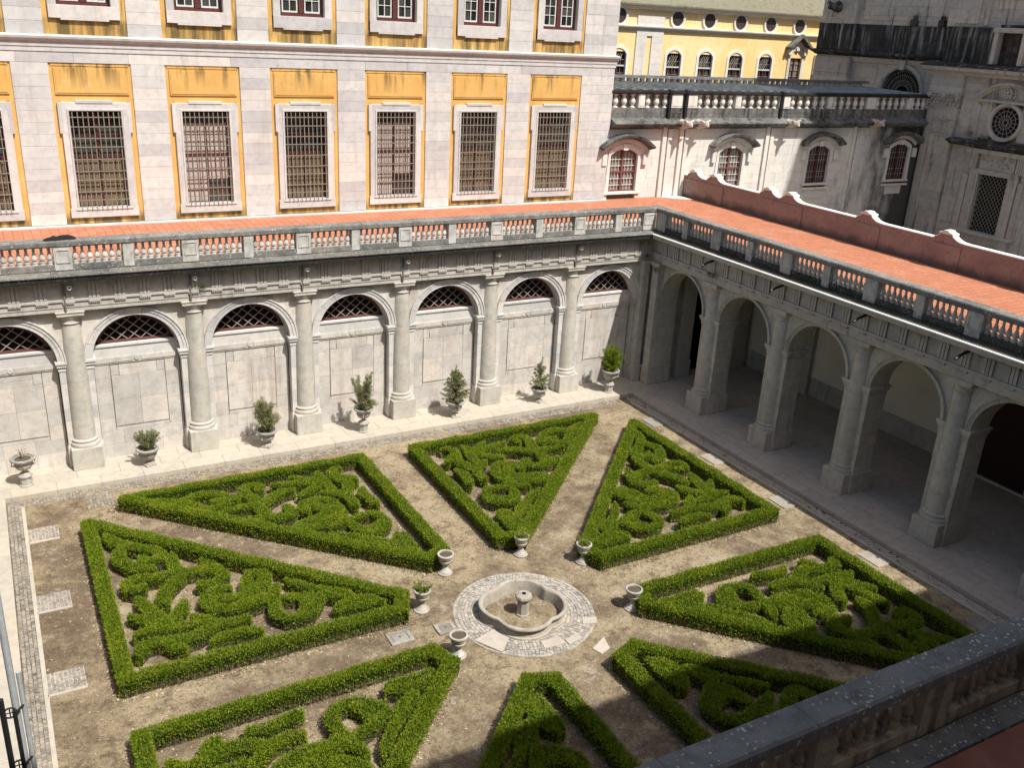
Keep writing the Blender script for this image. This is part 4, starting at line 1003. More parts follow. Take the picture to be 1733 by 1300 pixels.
MB().prism([(ly - .2, lz + 1.7), (ly + .2, lz + 1.7), (ly + .28, lz + 2.35), (ly - .28, lz + 2.35)], 1.15, 1.5).build('keystone', 'church', ch)
W = MB().prism([(ly + 1.85 * math.cos(t), lz + 1.85 * math.sin(t)) for t in np.linspace(0, PI, 25)], 1.75, 1.8).build('fan_window', 'darkvoid', ch)
m = MB()
for k in range(1, 22): t = PI * k / 22; bar(m, ly + .6 * math.cos(t), lz + .6 * math.sin(t), ly + 1.82 * math.cos(t), lz + 1.82 * math.sin(t), .03, 1.68, 1.71)
for r in (.6, .95, 1.3, 1.6): m.ring(ly, lz, [(r, 1.67), (r + .04, 1.67), (r + .04, 1.72), (r, 1.72)], 0, PI, 28)
m.build('fan_bars', 'iron', W)
MB().sweep([(1.9, 16.7), (1.4, 16.7), (1.2, 16.82), (.8, 16.95), (.75, 17.08), (1.4, 17.14), (1.9, 17.14)], -12.9, .2).build('transept_cornice', 'attic', ch)
MB().sweep([(1.9, 16.35), (1.35, 16.35), (1.3, 16.7), (1.9, 16.7)], -12.6, .1).build('transept_moulding', 'church', ch)
MB().cbox(-12.5, -8.9, 1.1, 1.9, 10, 16.6, .02).cbox(-12.4, -9.0, 1.05, 1.9, 19.05, 23, .02).build('corner_pilaster', 'church', ch)
MB().cbox(-12.6, -8.8, 1.0, 1.9, 14.7, 15.1, .02).cbox(-12.55, -8.85, 1.05, 1.9, 15.4, 15.55, .02).build('pilaster_capital', 'church', ch)
MB().cbox(-12.55, -8.8, 1.05, 1.9, 17.12, 19.08, .02).build('attic_block', 'attic', ch)
m = MB(); frame(m, -8.6, -1.4, 19.4, 23, 1.30, .1); frame(m, -11.4, -9.4, 19.4, 23, 1.0, .08); frame(m, -8.6, -6.4, 14.8, 16.2, 1.46, .06); m.build('panel_mouldings', 'church', ch)
gargoyle(ch, -10.8, 1.0, 20.2, 'gargoyle', 'attic', 1.5)
for x in (-3.6, -1.2): MB().cbox(x - .25, x + .25, 1.0, 1.4, 19.05, 19.5, .05).ring(x, 19.62, [(.04, 1.1), (.16, 1.1), (.16, 1.3), (.04, 1.3)], 0, 2 * PI, 10).build('ornament_block', 'attic', ch)

# ------------------------------------------------------------------ fountain
fo = thing('fountain', 'dry lobed stone fountain basin with a short central pillar in the middle of the garden', 'fountain', (11.35, -15.85, GZ))
def quat(r0, n=96, lobe=.16):
    pts = []
    for k in range(n):
        t = 2 * PI * k / n
        # four overlapping circles
        c_, rr = r0 * .355, r0 * .645; best = 0
        for q in range(4):
            a = q * PI / 2 + PI / 4 + .35; dx, dy = c_ * math.cos(a), c_ * math.sin(a)
            b_ = dx * math.cos(t) + dy * math.sin(t); disc = rr * rr - (dx * dx + dy * dy - b_ * b_)
            if disc > 0: best = max(best, b_ + math.sqrt(disc))
        pts.append((best * math.cos(t), best * math.sin(t)))
    return pts
def loft(layers, closed_top=False):
    """layers: list of (r0, z)"""
    m = MB(); n = 96; vs = []
    for r0, z in layers: vs += [(a, b, z) for a, b in quat(r0)]
    fs = [(i * n + k, i * n + (k + 1) % n, (i + 1) * n + (k + 1) % n, (i + 1) * n + k) for i in range(len(layers) - 1) for k in range(n)]
    m.add(vs, fs); return m
loft([(1.44, -.02), (1.44, .07), (1.38, .09), (1.35, .20), (1.31, .25), (1.33, .29), (1.41, .32), (1.46, .35), (1.475, .39), (1.46, .43), (1.42, .45), (1.36, .45), (1.32, .42), (1.31, .37), (1.29, .3), (1.26, .0), (1.25, -.08)]).build('basin', 'fount', fo, smooth=True)
f2 = MB(); pts = quat(1.27); f2.flat(pts, -.12, -.06); f2.build('basin_floor', 'basinfloor', fo)
m = MB().lathe([(.23, -.07), (.23, .06), (.20, .08), (.20, .58), (.22, .60), (.27, .63), (.29, .69), (.27, .76), (.18, .80), (.08, .805)], 0, 0, 8); m.build('pillar', 'fount', fo)
MB().lathe([(.075, .80), (.07, .815)], 0, 0, 12).build('spout_hole', 'darkvoid', fo)
fl = MB(); random.seed(11)
for k in range(330):
    a, r = random.uniform(0, 2 * PI), 1.12 * math.sqrt(random.random()); 
    if r < .30: continue
    x, y = r * math.cos(a), r * math.sin(a); s_ = random.uniform(.03, .07); t = random.uniform(0, PI)
    fl.flat([(x + s_ * math.cos(t + q * PI / 2) * random.uniform(.7, 1.2), y + s_ * math.sin(t + q * PI / 2)) for q in range(4)], -.06, -.045 + random.uniform(0, .015))
fl.build('broken_stone_litter', 'cobble', fo, kind='stuff')
# cobbled ring
rg = MB(); random.seed(5)
r = 1.36
while r < 2.28:
    n = int(2 * PI * r / .115); off = random.random()
    for k in range(n):
        a = 2 * PI * (k + off) / n; da = 2 * PI / n * .44; ca = math.degrees(a) % 360
        if 196 < ca < 224 and r > 1.5: continue
        z = .012 + random.uniform(0, .022); j = lambda: random.uniform(-.007, .007)
        q = [(r + .048 * a1 + j(), a + da * a2) for a1, a2 in ((-1, -1), (1, -1), (1, 1), (-1, 1))]
        rg.flat([(p * math.cos(b), p * math.sin(b)) for p, b in q], -.03, z)
    r += .112
cob = thing('cobbled_ring', 'round apron of small white cobbles around the fountain basin', 'paving', (11.45, -15.78, GZ))
rg.build('cobbles', 'cobble', cob, kind='stuff')
m = MB(); 
for k in range(26):
    a0, a1 = 2 * PI * k / 26 + .006, 2 * PI * (k + 1) / 26 - .006; n = 3
    o = [(2.33 * math.cos(a0 + (a1 - a0) * i / n), 2.33 * math.sin(a0 + (a1 - a0) * i / n)) for i in range(n + 1)] + [(2.27 * math.cos(a0 + (a1 - a0) * i / n), 2.27 * math.sin(a0 + (a1 - a0) * i / n)) for i in range(n, -1, -1)]
    m.flat(o, -.02, .018)
m.build('edging', 'cobble', cob, kind='stuff')
a0, a1 = math.radians(197), math.radians(223)
MB().flat([(1.42 * math.cos(a0), 1.42 * math.sin(a0)), (2.26 * math.cos(a0), 2.26 * math.sin(a0)), (2.26 * math.cos(a1), 2.26 * math.sin(a1)), (1.42 * math.cos(a1), 1.42 * math.sin(a1))], -.02, .03).build('stone_slab', 'paving', cob)
MB().flat([(2.0 * math.cos(a), 2.0 * math.sin(a)) for a in (4.52, 4.72, 4.9)] + [(1.62 * math.cos(a), 1.62 * math.sin(a)) for a in (4.9, 4.72, 4.52)], 0, .045).build('stone_slab', 'floor', cob)
MB().flat([(1.55, -1.1), (2.0, -1.25), (1.85, -1.55), (1.4, -1.38)], 0, .045).build('stone_slab', 'paving', cob)
tag(MB().flat([(11.86, -17.92), (12.42, -17.80), (12.40, -17.55), (11.86, -17.64)], GZ, GZ + .07).build('stone_step', 'paving'), 'small loose pale slab at the lower right edge of the cobbled ring', 'slab')
tag(MB().flat([(12.45, -18.35), (13.1, -18.0), (12.95, -18.55), (12.55, -18.7)], GZ - .02, GZ + .022).build('stone_step', 'paving'), 'flat sandy slab by the tip of the hedge bed below the fountain on the right', 'slab')
# covers
def cover(x0, x1, y0, y1, label):
    t = thing('inspection_cover', label, 'cover', ((x0 + x1) / 2, (y0 + y1) / 2, GZ))
    w_, h_ = (x1 - x0) / 2, (y1 - y0) / 2
    MB().cbox(-w_, w_, -h_, -h_ + .12, 0, .06, .01).cbox(-w_, w_, h_ - .12, h_, 0, .06, .01).cbox(-w_, -w_ + .12, -h_ + .12, h_ - .12, 0, .058, .01).cbox(w_ - .12, w_, -h_ + .12, h_ - .12, 0, .058, .01).build('stone_rim', 'oldcobble', t)
    MB().cbox(-w_ + .13, w_ - .13, -h_ + .13, h_ - .13, 0, .05, .01).build('lid', 'oldcobble', t)
    MB().lathe([(.03, .05), (.03, .06)], 0, 0, 8).build('lid_ring', 'blackiron', t)
cover(6.87, 7.63, -15.66, -15.03, 'square stone cover with rough white rim on the path left of the fountain')
cover(8.42, 9.05, -15.77, -15.22, 'smaller grey stone cover beside the urn just left of the cobbled ring')

# cobble bands
def band(name, x0, x1, y0, y1, label, s_=.105, mat='oldcobble', skip=.06):
    m = MB(); nx = max(1, int((x1 - x0) / s_)); ny = max(1, int((y1 - y0) / s_))
    for i in range(nx):
        for j in range(ny):
            if random.random() < skip: continue
            x, y = x0 + (i + .5) * (x1 - x0) / nx, y0 + (j + .5) * (y1 - y0) / ny; q = s_ * .42
            z = GZ + .014 + random.uniform(0, .02)
            m.flat([(x + a * q + random.uniform(-.012, .012), y + b * q + random.uniform(-.012, .012)) for a, b in ((-1, -1), (1, -1), (1, 1), (-1, 1))], GZ - .03, z)
    o = m.build(name, mat, kind='stuff'); tag(o, label, 'paving'); return o
band('cobble_strip', -3.08, -2.62, -29, -1.5, 'narrow strip of pale cobbles along the left walkway edge', .11)
band('cobble_strip', -3.0, 24.9, -2.0, -1.43, 'strip of pale cobbles below the kerb of the back walkway', .115, skip=.10)
band('cobble_strip', 25.6, 26.05, -29, -1.5, 'shaded cobble strip beside the right walkway kerb', .11, 'floor')
MB().box(25.50, 25.60, -29, -2.0, GZ - .02, GZ + .05).build('east_kerb', 'paving', kind='structure')
MB().box(-2.62, -2.50, -29, -2.0, GZ - .02, GZ + .03).build('west_kerb', 'paving', kind='structure')
nm = ['topmost', 'second', 'third', 'fourth']
for i, y in enumerate((-4.35, -8.95, -13.2)):
    t = thing('cobbled_slab', '%s rectangular cobbled patch beside the left walkway, counted from the back' % nm[i], 'slab', (-2.02, y, GZ))
    w_, h_ = .50, .48; m = MB()
    for a in range(9):
        for b in range(9):
            x, yy = -w_ + .06 + a * .11, -h_ + .06 + b * .105; m.flat([(x + p * .044 + random.uniform(-.018, .018), yy + q * .040 + random.uniform(-.018, .018)) for p, q in ((-1, -1), (1, -1), (1, 1), (-1, 1))], -.02, .02 + random.uniform(0, .012))
    m.build('cobbles', 'oldcobble', t, kind='stuff')
    MB().box(-w_, w_, -h_ - .10, -h_, -.02, .03).box(-w_, w_, -h_, h_, -.02, .012).build('mortar_bed', 'floor', t)
for i, y in enumerate((-4.6, -9.1, -13.5, -18.3, -22.9)):
    t = MB().cbox(24.72, 25.42, y - .52, y + .5, GZ - .03, GZ + .045, .012).build('paving_slab', 'oldcobble')
    tag(t, 'pale square slab at the edge of the right-hand shade, %s from the back corner' % ('first', 'second', 'third', 'fourth', 'last')[i], 'slab')
band('cobble_patch', -.42, .55, -3.05, -1.95, 'broken cobble patch at the back left tip of the hedges', .12, skip=.15)

# pale stones scattered on the paths
random.seed(21); m = MB()
for k in range(420):
    x, y = random.uniform(-2.4, 25), random.uniform(-28, -2.2); s_ = random.uniform(.012, .035)
    if random.random() < .07: s_ *= 2
    t = random.uniform(0, PI); m.flat([(x + s_ * math.cos(t + q * 1.2566) * random.uniform(.7, 1.3), y + s_ * math.sin(t + q * 1.2566)) for q in range(5)], GZ - .01, GZ + .02)
tag(m.build('loose_stones', 'oldcobble', kind='stuff'), 'small pale stones scattered over the dry garden paths', 'stones')

# ------------------------------------------------------------------ clippings and leaf litter
def m_litter():
    m = NT('dry_clippings'); r = m.g.outputs['Random Per Island']
    c = m.mix(m.ramp(r, 0, .7), (.11, .075, .045), (.36, .27, .17)); c = m.mix(m.ramp(r, .75, .8), c, (.52, .44, .32)); c = m.mix(m.ramp(r, .93, .94), c, (.10, .13, .03))
    return m.done(c, .9)
MAT['litter'] = m_litter()
rl = np.random.default_rng(9)
def litter_pts():
    out = []
    # inside and around every bed: dense under the scrolls, thin drift along the outer edges
    tri = np.array([(-12.3, 11.2), (-3.2, 1.8), (-3.7, .85), (-12.3, .95)])
    for M2 in (((1, 0), (0, 1)), ((0, -1), (-1, 0)), ((0, 1), (-1, 0)), ((-1, 0), (0, 1)), ((-1, 0), (0, -1)), ((0, 1), (1, 0)), ((0, -1), (1, 0)), ((1, 0), (0, -1))):
        M2 = np.array(M2, float)
        a = rl.random((2600, 2)); x = -12 + 8.2 * a[:, 0]; ymax = 1.2 + (-3.9 - x) / 8.2 * 9.6; y = 1.15 + a[:, 1] * np.maximum(ymax - 1.15, .1)
        out.append(np.stack([x, y], 1) @ M2.T)
        for i in range(4):
            p, q = tri[i], tri[(i + 1) % 4]; n = int(np.linalg.norm(q - p) * 75); t = rl.random(n)[:, None]; e = (q - p) / np.linalg.norm(q - p); nr = np.array([-e[1], e[0]])
            out.append((p + (q - p) * t + nr * np.abs(rl.normal(0, .10, (n, 1))) * (1 if i != 9 else 1) * rl.choice([1, 1, -1], (n, 1))) @ M2.T)
    out.append(np.stack([rl.uniform(-14, 13.5, 9000), rl.uniform(-13, 13.5, 9000)], 1))
    return np.concatenate(out) + np.array([CX, CY])
LP = litter_pts(); n = len(LP); ang = rl.uniform(0, 2 * PI, n); sz = rl.uniform(.010, .032, n); asp = rl.uniform(.25, .8, n)
dx = np.stack([np.cos(ang), np.sin(ang)], 1) * sz[:, None]; dy = np.stack([-np.sin(ang), np.cos(ang)], 1) * (sz * asp)[:, None]
LV = np.empty((n * 4, 3))
for k, (a_, b_) in enumerate(((-1, -1), (1, -1), (1, 1), (-1, 1))):
    LV[k::4, :2] = LP + dx * a_ + dy * b_; LV[k::4, 2] = GZ + .014 + rl.uniform(0, .014, n)
me = bpy.data.meshes.new('leaf_litter'); me.from_pydata(LV.tolist(), [], [(4 * i, 4 * i + 1, 4 * i + 2, 4 * i + 3) for i in range(n)]); me.materials.append(MAT['litter'])
tag(link('leaf_litter', me, kind='stuff'), 'dry clippings and leaf litter scattered under and beside the hedges', 'leaf litter')

# ------------------------------------------------------------------ hedges
rng = np.random.default_rng(4)
def resample(pts, step=.09, smooth=True):
    P = np.array(pts, float)
    if smooth and len(P) > 2:
        out = []; n = len(P)
        for i in range(n - 1):
            p0, p1, p2, p3 = P[max(i - 1, 0)], P[i], P[i + 1], P[min(i + 2, n - 1)]
            for t in np.linspace(0, 1, 8, endpoint=False):
                out.append(.5 * ((2 * p1) + (-p0 + p2) * t + (2 * p0 - 5 * p1 + 4 * p2 - p3) * t * t + (-p0 + 3 * p1 - 3 * p2 + p3) * t ** 3))
        out.append(P[-1]); P = np.array(out)
    seg = np.linalg.norm(np.diff(P, axis=0), axis=1); s = np.r_[0, np.cumsum(seg)]; n = max(3, int(s[-1] / step))
    t = np.linspace(0, s[-1], n); return np.stack([np.interp(t, s, P[:, 0]), np.interp(t, s, P[:, 1])], 1)
def hedge_mesh(name, pts, w_, h, dens, closed=False, smooth=True, low=.0, gap=.0):
    P = resample(pts, smooth=smooth); n = len(P)
    T = np.gradient(P, axis=0); T /= np.linalg.norm(T, axis=1)[:, None] + 1e-9; Nn = np.stack([-T[:, 1], T[:, 0]], 1)
    taper = np.ones(n)
    if not closed:
        e = np.minimum(np.arange(n), np.arange(n)[::-1]) * .09; taper = np.clip(e / (w_ * .8), .0, 1) ** .5 * .6 + .4
    hw = w_ / 2 * taper
    # cross-section (u across, v up), fraction
    cs_ = [(-.78, 0), (-.88, .25), (-.97, .55), (-.98, .90), (-.88, .985), (0, 1.0), (.88, .985), (.98, .90), (.97, .55), (.88, .25), (.78, 0)]
    k = len(cs_); V = []
    wob = rng.normal(0, .018, (n, k)); hob = rng.normal(0, .014, (n, k)); hbig = .02 * np.sin(np.arange(n) * .35 + rng.uniform(0, 6))
    for i in range(n):
        for j, (a, b) in enumerate(cs_):
            q = P[i] + Nn[i] * (a * (hw[i] - .03) + wob[i, j]); V.append((q[0], q[1], GZ + b * (h - .03 + hbig[i]) + (hob[i, j] if b > 0 else 0)))
    F = [(i * k + j, i * k + j + 1, (i + 1) * k + j + 1, (i + 1) * k + j) for i in range(n - 1) for j in range(k - 1)] + [tuple(range(k)), tuple(range(n * k - 1, (n - 1) * k - 1, -1))]
    # leaves
    Ltot = n * .09; peri = w_ * 1.0 + 2 * h * .95; cnt = int(Ltot * peri * dens)
    ti = rng.uniform(0, n - 1.001, cnt); i0 = ti.astype(int); fr = ti - i0
    c = P[i0] * (1 - fr)[:, None] + P[i0 + 1] * fr[:, None]; nn = Nn[i0]; hwv = hw[i0]
    s = rng.uniform(0, peri, cnt); side = s > w_; sg = np.where(rng.random(cnt) < .5, -1., 1.)
    u = np.where(side, sg * 1.0, (s / w_) * 2 - 1); v = np.where(side, rng.uniform(low, 1, cnt), 1.0)
    rnd_ = np.where(~side, 1 - .02 * np.abs(u) ** 4, 1)
    a = u * hwv * np.where(side, np.interp(v, [0, .3, .6, 1], [.88, .94, 1.0, .99]), 1.0)
    z = GZ + v * rnd_ * h + hbig[i0]
    pos = np.column_stack([c + nn * a[:, None], z]) + rng.normal(0, .022, (cnt, 3))
    nrm = np.column_stack([nn * np.where(side, sg, u * .25)[:, None], np.where(side, .15, 1.0)])
    d = nrm * .7 + np.array([0, 0, .55]) + rng.normal(0, .5, (cnt, 3)); d /= np.linalg.norm(d, axis=1)[:, None]
    l = rng.uniform(.035, .07, cnt); wd = rng.uniform(.012, .022, cnt)
    sd_ = np.cross(d, rng.normal(0, 1, (cnt, 3))); sd_ /= np.linalg.norm(sd_, axis=1)[:, None] + 1e-9
    # ends caps of the stroke
    if True:
        keep = ~(side & (rng.random(cnt) < np.interp(v, [0, .35, .7, .95], [.85 + .1 * (gap > 0), .74 + .12 * (gap > 0), .55, .1]))); pos, d, l, wd, sd_ = pos[keep], d[keep], l[keep], wd[keep], sd_[keep]; cnt = len(pos)
    if not closed:
        ne = int(dens * w_ * h * 1.6)
        for e, sgn in ((0, -1), (n - 1, 1)):
            uu = rng.uniform(-1, 1, ne); vv = rng.uniform(low, 1, ne); q = P[e] + T[e] * sgn * .01
            pp = np.column_stack([q + Nn[e] * (uu * hw[e])[:, None], GZ + vv * h]) + rng.normal(0, .018, (ne, 3))
            dd = np.array([T[e][0] * sgn, T[e][1] * sgn, .4]) + rng.normal(0, .55, (ne, 3)); dd /= np.linalg.norm(dd, axis=1)[:, None]
            ss = np.cross(dd, rng.normal(0, 1, (ne, 3))); ss /= np.linalg.norm(ss, axis=1)[:, None] + 1e-9
            pos = np.r_[pos, pp]; d = np.r_[d, dd]; sd_ = np.r_[sd_, ss]; l = np.r_[l, rng.uniform(.035, .075, ne)]; wd = np.r_[wd, rng.uniform(.016, .03, ne)]
        cnt = len(pos)
    A0 = pos - sd_ * wd[:, None]; A1 = pos + sd_ * wd[:, None]; A2 = pos + d * l[:, None]
    return finish_leaf(name, V, F, A0, A1, A2, 'core', 'leaf')
def finish_leaf(name, V, F, A0, A1, A2, core, leaf):
    cnt = len(A0); base = len(V)
    LV = np.empty((cnt * 3, 3)); LV[0::3] = A0; LV[1::3] = A1; LV[2::3] = A2
    allv = np.r_[np.array(V, float).reshape(-1, 3), LV]
    me = bpy.data.meshes.new(name)
    loops = [i for f in F for i in f]; tot = [len(f) for f in F]
    ll = np.r_[np.array(loops, int), np.arange(base, base + cnt * 3)]
    starts = np.r_[0, np.cumsum(tot)][:-1] if tot else np.array([], int); st = np.r_[starts, len(loops) + 3 * np.arange(cnt)]; tt = np.r_[tot, np.full(cnt, 3)]
    me.vertices.add(len(allv)); me.vertices.foreach_set('co', allv.ravel())
    me.loops.add(len(ll)); me.loops.foreach_set('vertex_index', ll.astype(np.int32))
    me.polygons.add(len(tt)); me.polygons.foreach_set('loop_start', st.astype(np.int32)); me.polygons.foreach_set('loop_total', tt.astype(np.int32))
    me.materials.append(MAT[core]); me.materials.append(MAT[leaf])
    me.polygons.foreach_set('material_index', np.r_[np.zeros(len(F)), np.ones(cnt)].astype(np.int32))
    me.update(calc_edges=True); me.validate(); return me
STROKES = [(0.26, [(-11.57, 9.67), (-11.25, 8.98), (-10.91, 8.58), (-10.55, 8.27), (-10.22, 8.08), (-10.06, 7.71), (-10.18, 7.29), (-10.52, 7.3), (-10.68, 7.7)]), (0.3, [(-11.16, 8.69), (-11.36, 8.0), (-11.19, 7.46), (-10.83, 7.02), (-10.39, 6.78)]), (0.27, [(-9.72, 7.47), (-9.78, 7.02), (-9.75, 6.45), (-9.55, 6.13)]), (0.3, [(-11.41, 5.88), (-11.24, 6.32), (-10.75, 6.36), (-10.19, 6.19), (-9.59, 6.15), (-8.98, 6.1), (-8.51, 5.8), (-8.46, 5.33), (-8.83, 5.14), (-9.28, 5.26)]), (0.26, [(-11.33, 6.1), (-11.22, 5.71), (-10.83, 5.87)]), (0.24, [(-8.9, 6.72), (-8.64, 6.23), (-8.47, 5.78)]), (0.3, [(-9.61, 6.02), (-9.93, 5.72), (-10.24, 5.35), (-10.44, 4.94), (-10.38, 4.58)]), (0.27, [(-11.13, 5.25), (-10.94, 4.6), (-10.73, 3.95), (-10.48, 3.53)]), (0.24, [(-11.49, 4.38), (-11.19, 4.05), (-10.79, 3.59), (-10.42, 3.42)]), (0.26, [(-11.49, 3.32), (-10.98, 3.35), (-10.53, 3.25), (-9.98, 3.22), (-9.74, 3.19)]), (0.3, [(-11.52, 2.34), (-11.27, 2.75), (-10.71, 2.67), (-10.04, 2.47), (-9.57, 2.66), (-9.22, 2.8)]), (0.22, [(-10.71, 2.67), (-10.55, 2.24), (-10.25, 2.03)]), (0.28, [(-9.85, 4.51), (-10.08, 3.97), (-10.39, 3.57)]), (0.26, [(-9.78, 3.59), (-9.52, 3.28), (-9.16, 2.88), (-8.69, 2.78), (-8.22, 2.8)]), (0.28, [(-8.39, 4.6), (-8.84, 4.71), (-9.19, 4.49), (-9.23, 4.06), (-8.99, 3.63), (-8.52, 3.49), (-7.97, 3.48), (-7.31, 3.6)]), (0.3, [(-7.68, 5.33), (-7.19, 4.93), (-7.48, 4.36), (-7.91, 4.04), (-8.48, 4.01), (-8.93, 4.29)]), (0.26, [(-7.7, 5.25), (-7.84, 4.69), (-8.03, 4.26)]), (0.26, [(-9.5, 2.04), (-9.15, 2.2), (-8.63, 2.15), (-8.05, 2.0)]), (0.26, [(-8.43, 3.61), (-8.03, 3.64), (-7.65, 3.67), (-7.28, 3.65)]), (0.24, [(-7.0, 4.18), (-7.25, 3.63), (-7.35, 3.12), (-7.42, 2.6), (-7.22, 2.31), (-6.84, 2.2), (-6.52, 2.19), (-6.22, 2.53), (-5.97, 2.91), (-6.25, 3.15), (-6.66, 3.33), (-7.05, 3.4)]), (0.22, [(-6.48, 3.14), (-6.46, 2.71), (-6.72, 2.35)]), (0.18, [(-6.62, 4.38), (-6.32, 3.94), (-5.92, 3.47), (-5.36, 3.14), (-4.99, 2.75)]), (0.16, [(-5.87, 3.37), (-5.62, 2.96), (-5.31, 2.72), (-4.93, 2.58)]), (0.26, [(-5.66, 2.14), (-5.27, 2.27), (-4.74, 2.35), (-4.34, 2.13)]), (0.2, [(-5.57, 1.96), (-5.11, 1.96), (-4.6, 1.97), (-4.14, 1.93)])]
HB = .20
bpoly = [(-12.2 + HB, 11.05 - 2.4 * HB), (-3.40 - .45 * HB, 1.95 - .2 * HB), (-3.72 - HB, .95 + HB), (-12.2 + HB, 1.05 + HB)]
# border: inset polygon, closed loop walked edge by edge
def inset(poly, d):
    out = []; n = len(poly)
    for i in range(n):
        p0, p1, p2 = Vector(poly[i - 1]), Vector(poly[i]), Vector(poly[(i + 1) % n])
        e1, e2 = (p1 - p0).normalized(), (p2 - p1).normalized(); n1, n2 = Vector((e1.y, -e1.x)), Vector((e2.y, -e2.x))
        b_ = (n1 + n2).normalized(); out.append(tuple(p1 + b_ * d / max(.25, b_.dot(n1))))
    return out
OUT = [(-12.22, 11.1), (-3.30, 1.92), (-3.70, .95), (-12.22, 1.02)]
bpoly = inset(OUT, HB)
B_MESH = []
for i in range(4):
    a, b = Vector(bpoly[i]), Vector(bpoly[(i + 1) % 4]); e = (b - a).normalized()
    B_MESH.append(hedge_mesh('border_hedge', [tuple(a - e * HB * .85), tuple(a.lerp(b, .5)), tuple(b + e * HB * .85)], HB * 2, .56, 2300, closed=True, smooth=False, low=.0))
S_MESH = [hedge_mesh('scroll_hedge', p, w_ * 1.34, .45, 2100, low=.12, gap=.45) for w_, p in STROKES]
bedlab = ['hedge bed at the far left beside the cobbled patches of the left walkway', 'long hedge bed along the left half of the back walkway',
          'hedge bed in the back middle, wedged between two brown paths', 'triangular hedge bed at the back right beside the shaded walkway',
          'broad hedge bed on the right, half in shade beside the arcade', 'dark hedge bed lower right, cut off by the foreground balustrade',
          'narrow hedge bed at the bottom middle running out of the picture', 'hedge bed at the bottom left, closest to the viewer']
mats = [Matrix(((1, 0), (0, 1))), Matrix(((0, -1), (-1, 0))), Matrix(((0, 1), (-1, 0))), Matrix(((-1, 0), (0, 1))), Matrix(((-1, 0), (0, -1))), Matrix(((0, 1), (1, 0))), Matrix(((0, -1), (1, 0))), Matrix(((1, 0), (0, -1)))]
def angof(M2):
    v = M2 @ Vector((-8, 3)); return math.degrees(math.atan2(v.y, v.x)) % 360
order = sorted(mats, key=lambda q: -((angof(q)) % 360))     # clockwise in plan from far left
st = [q for q in order if angof(q) <= 180] + [q for q in order if angof(q) > 180]
for q, lab in zip(st, bedlab):
    t = thing('hedge_bed', lab, 'hedge', (CX, CY, 0), 0, 'box hedge beds around the fountain')
    M4 = Matrix(((q[0][0], q[0][1], 0, 0), (q[1][0], q[1][1], 0, 0), (0, 0, 1, 0), (0, 0, 0, 1)))
    def put(name, me):
        o = link(name, me, t); o.matrix_basis = M4
    for me in B_MESH: put('border_hedge', me)
    for me in S_MESH: put('scroll_hedge', me)

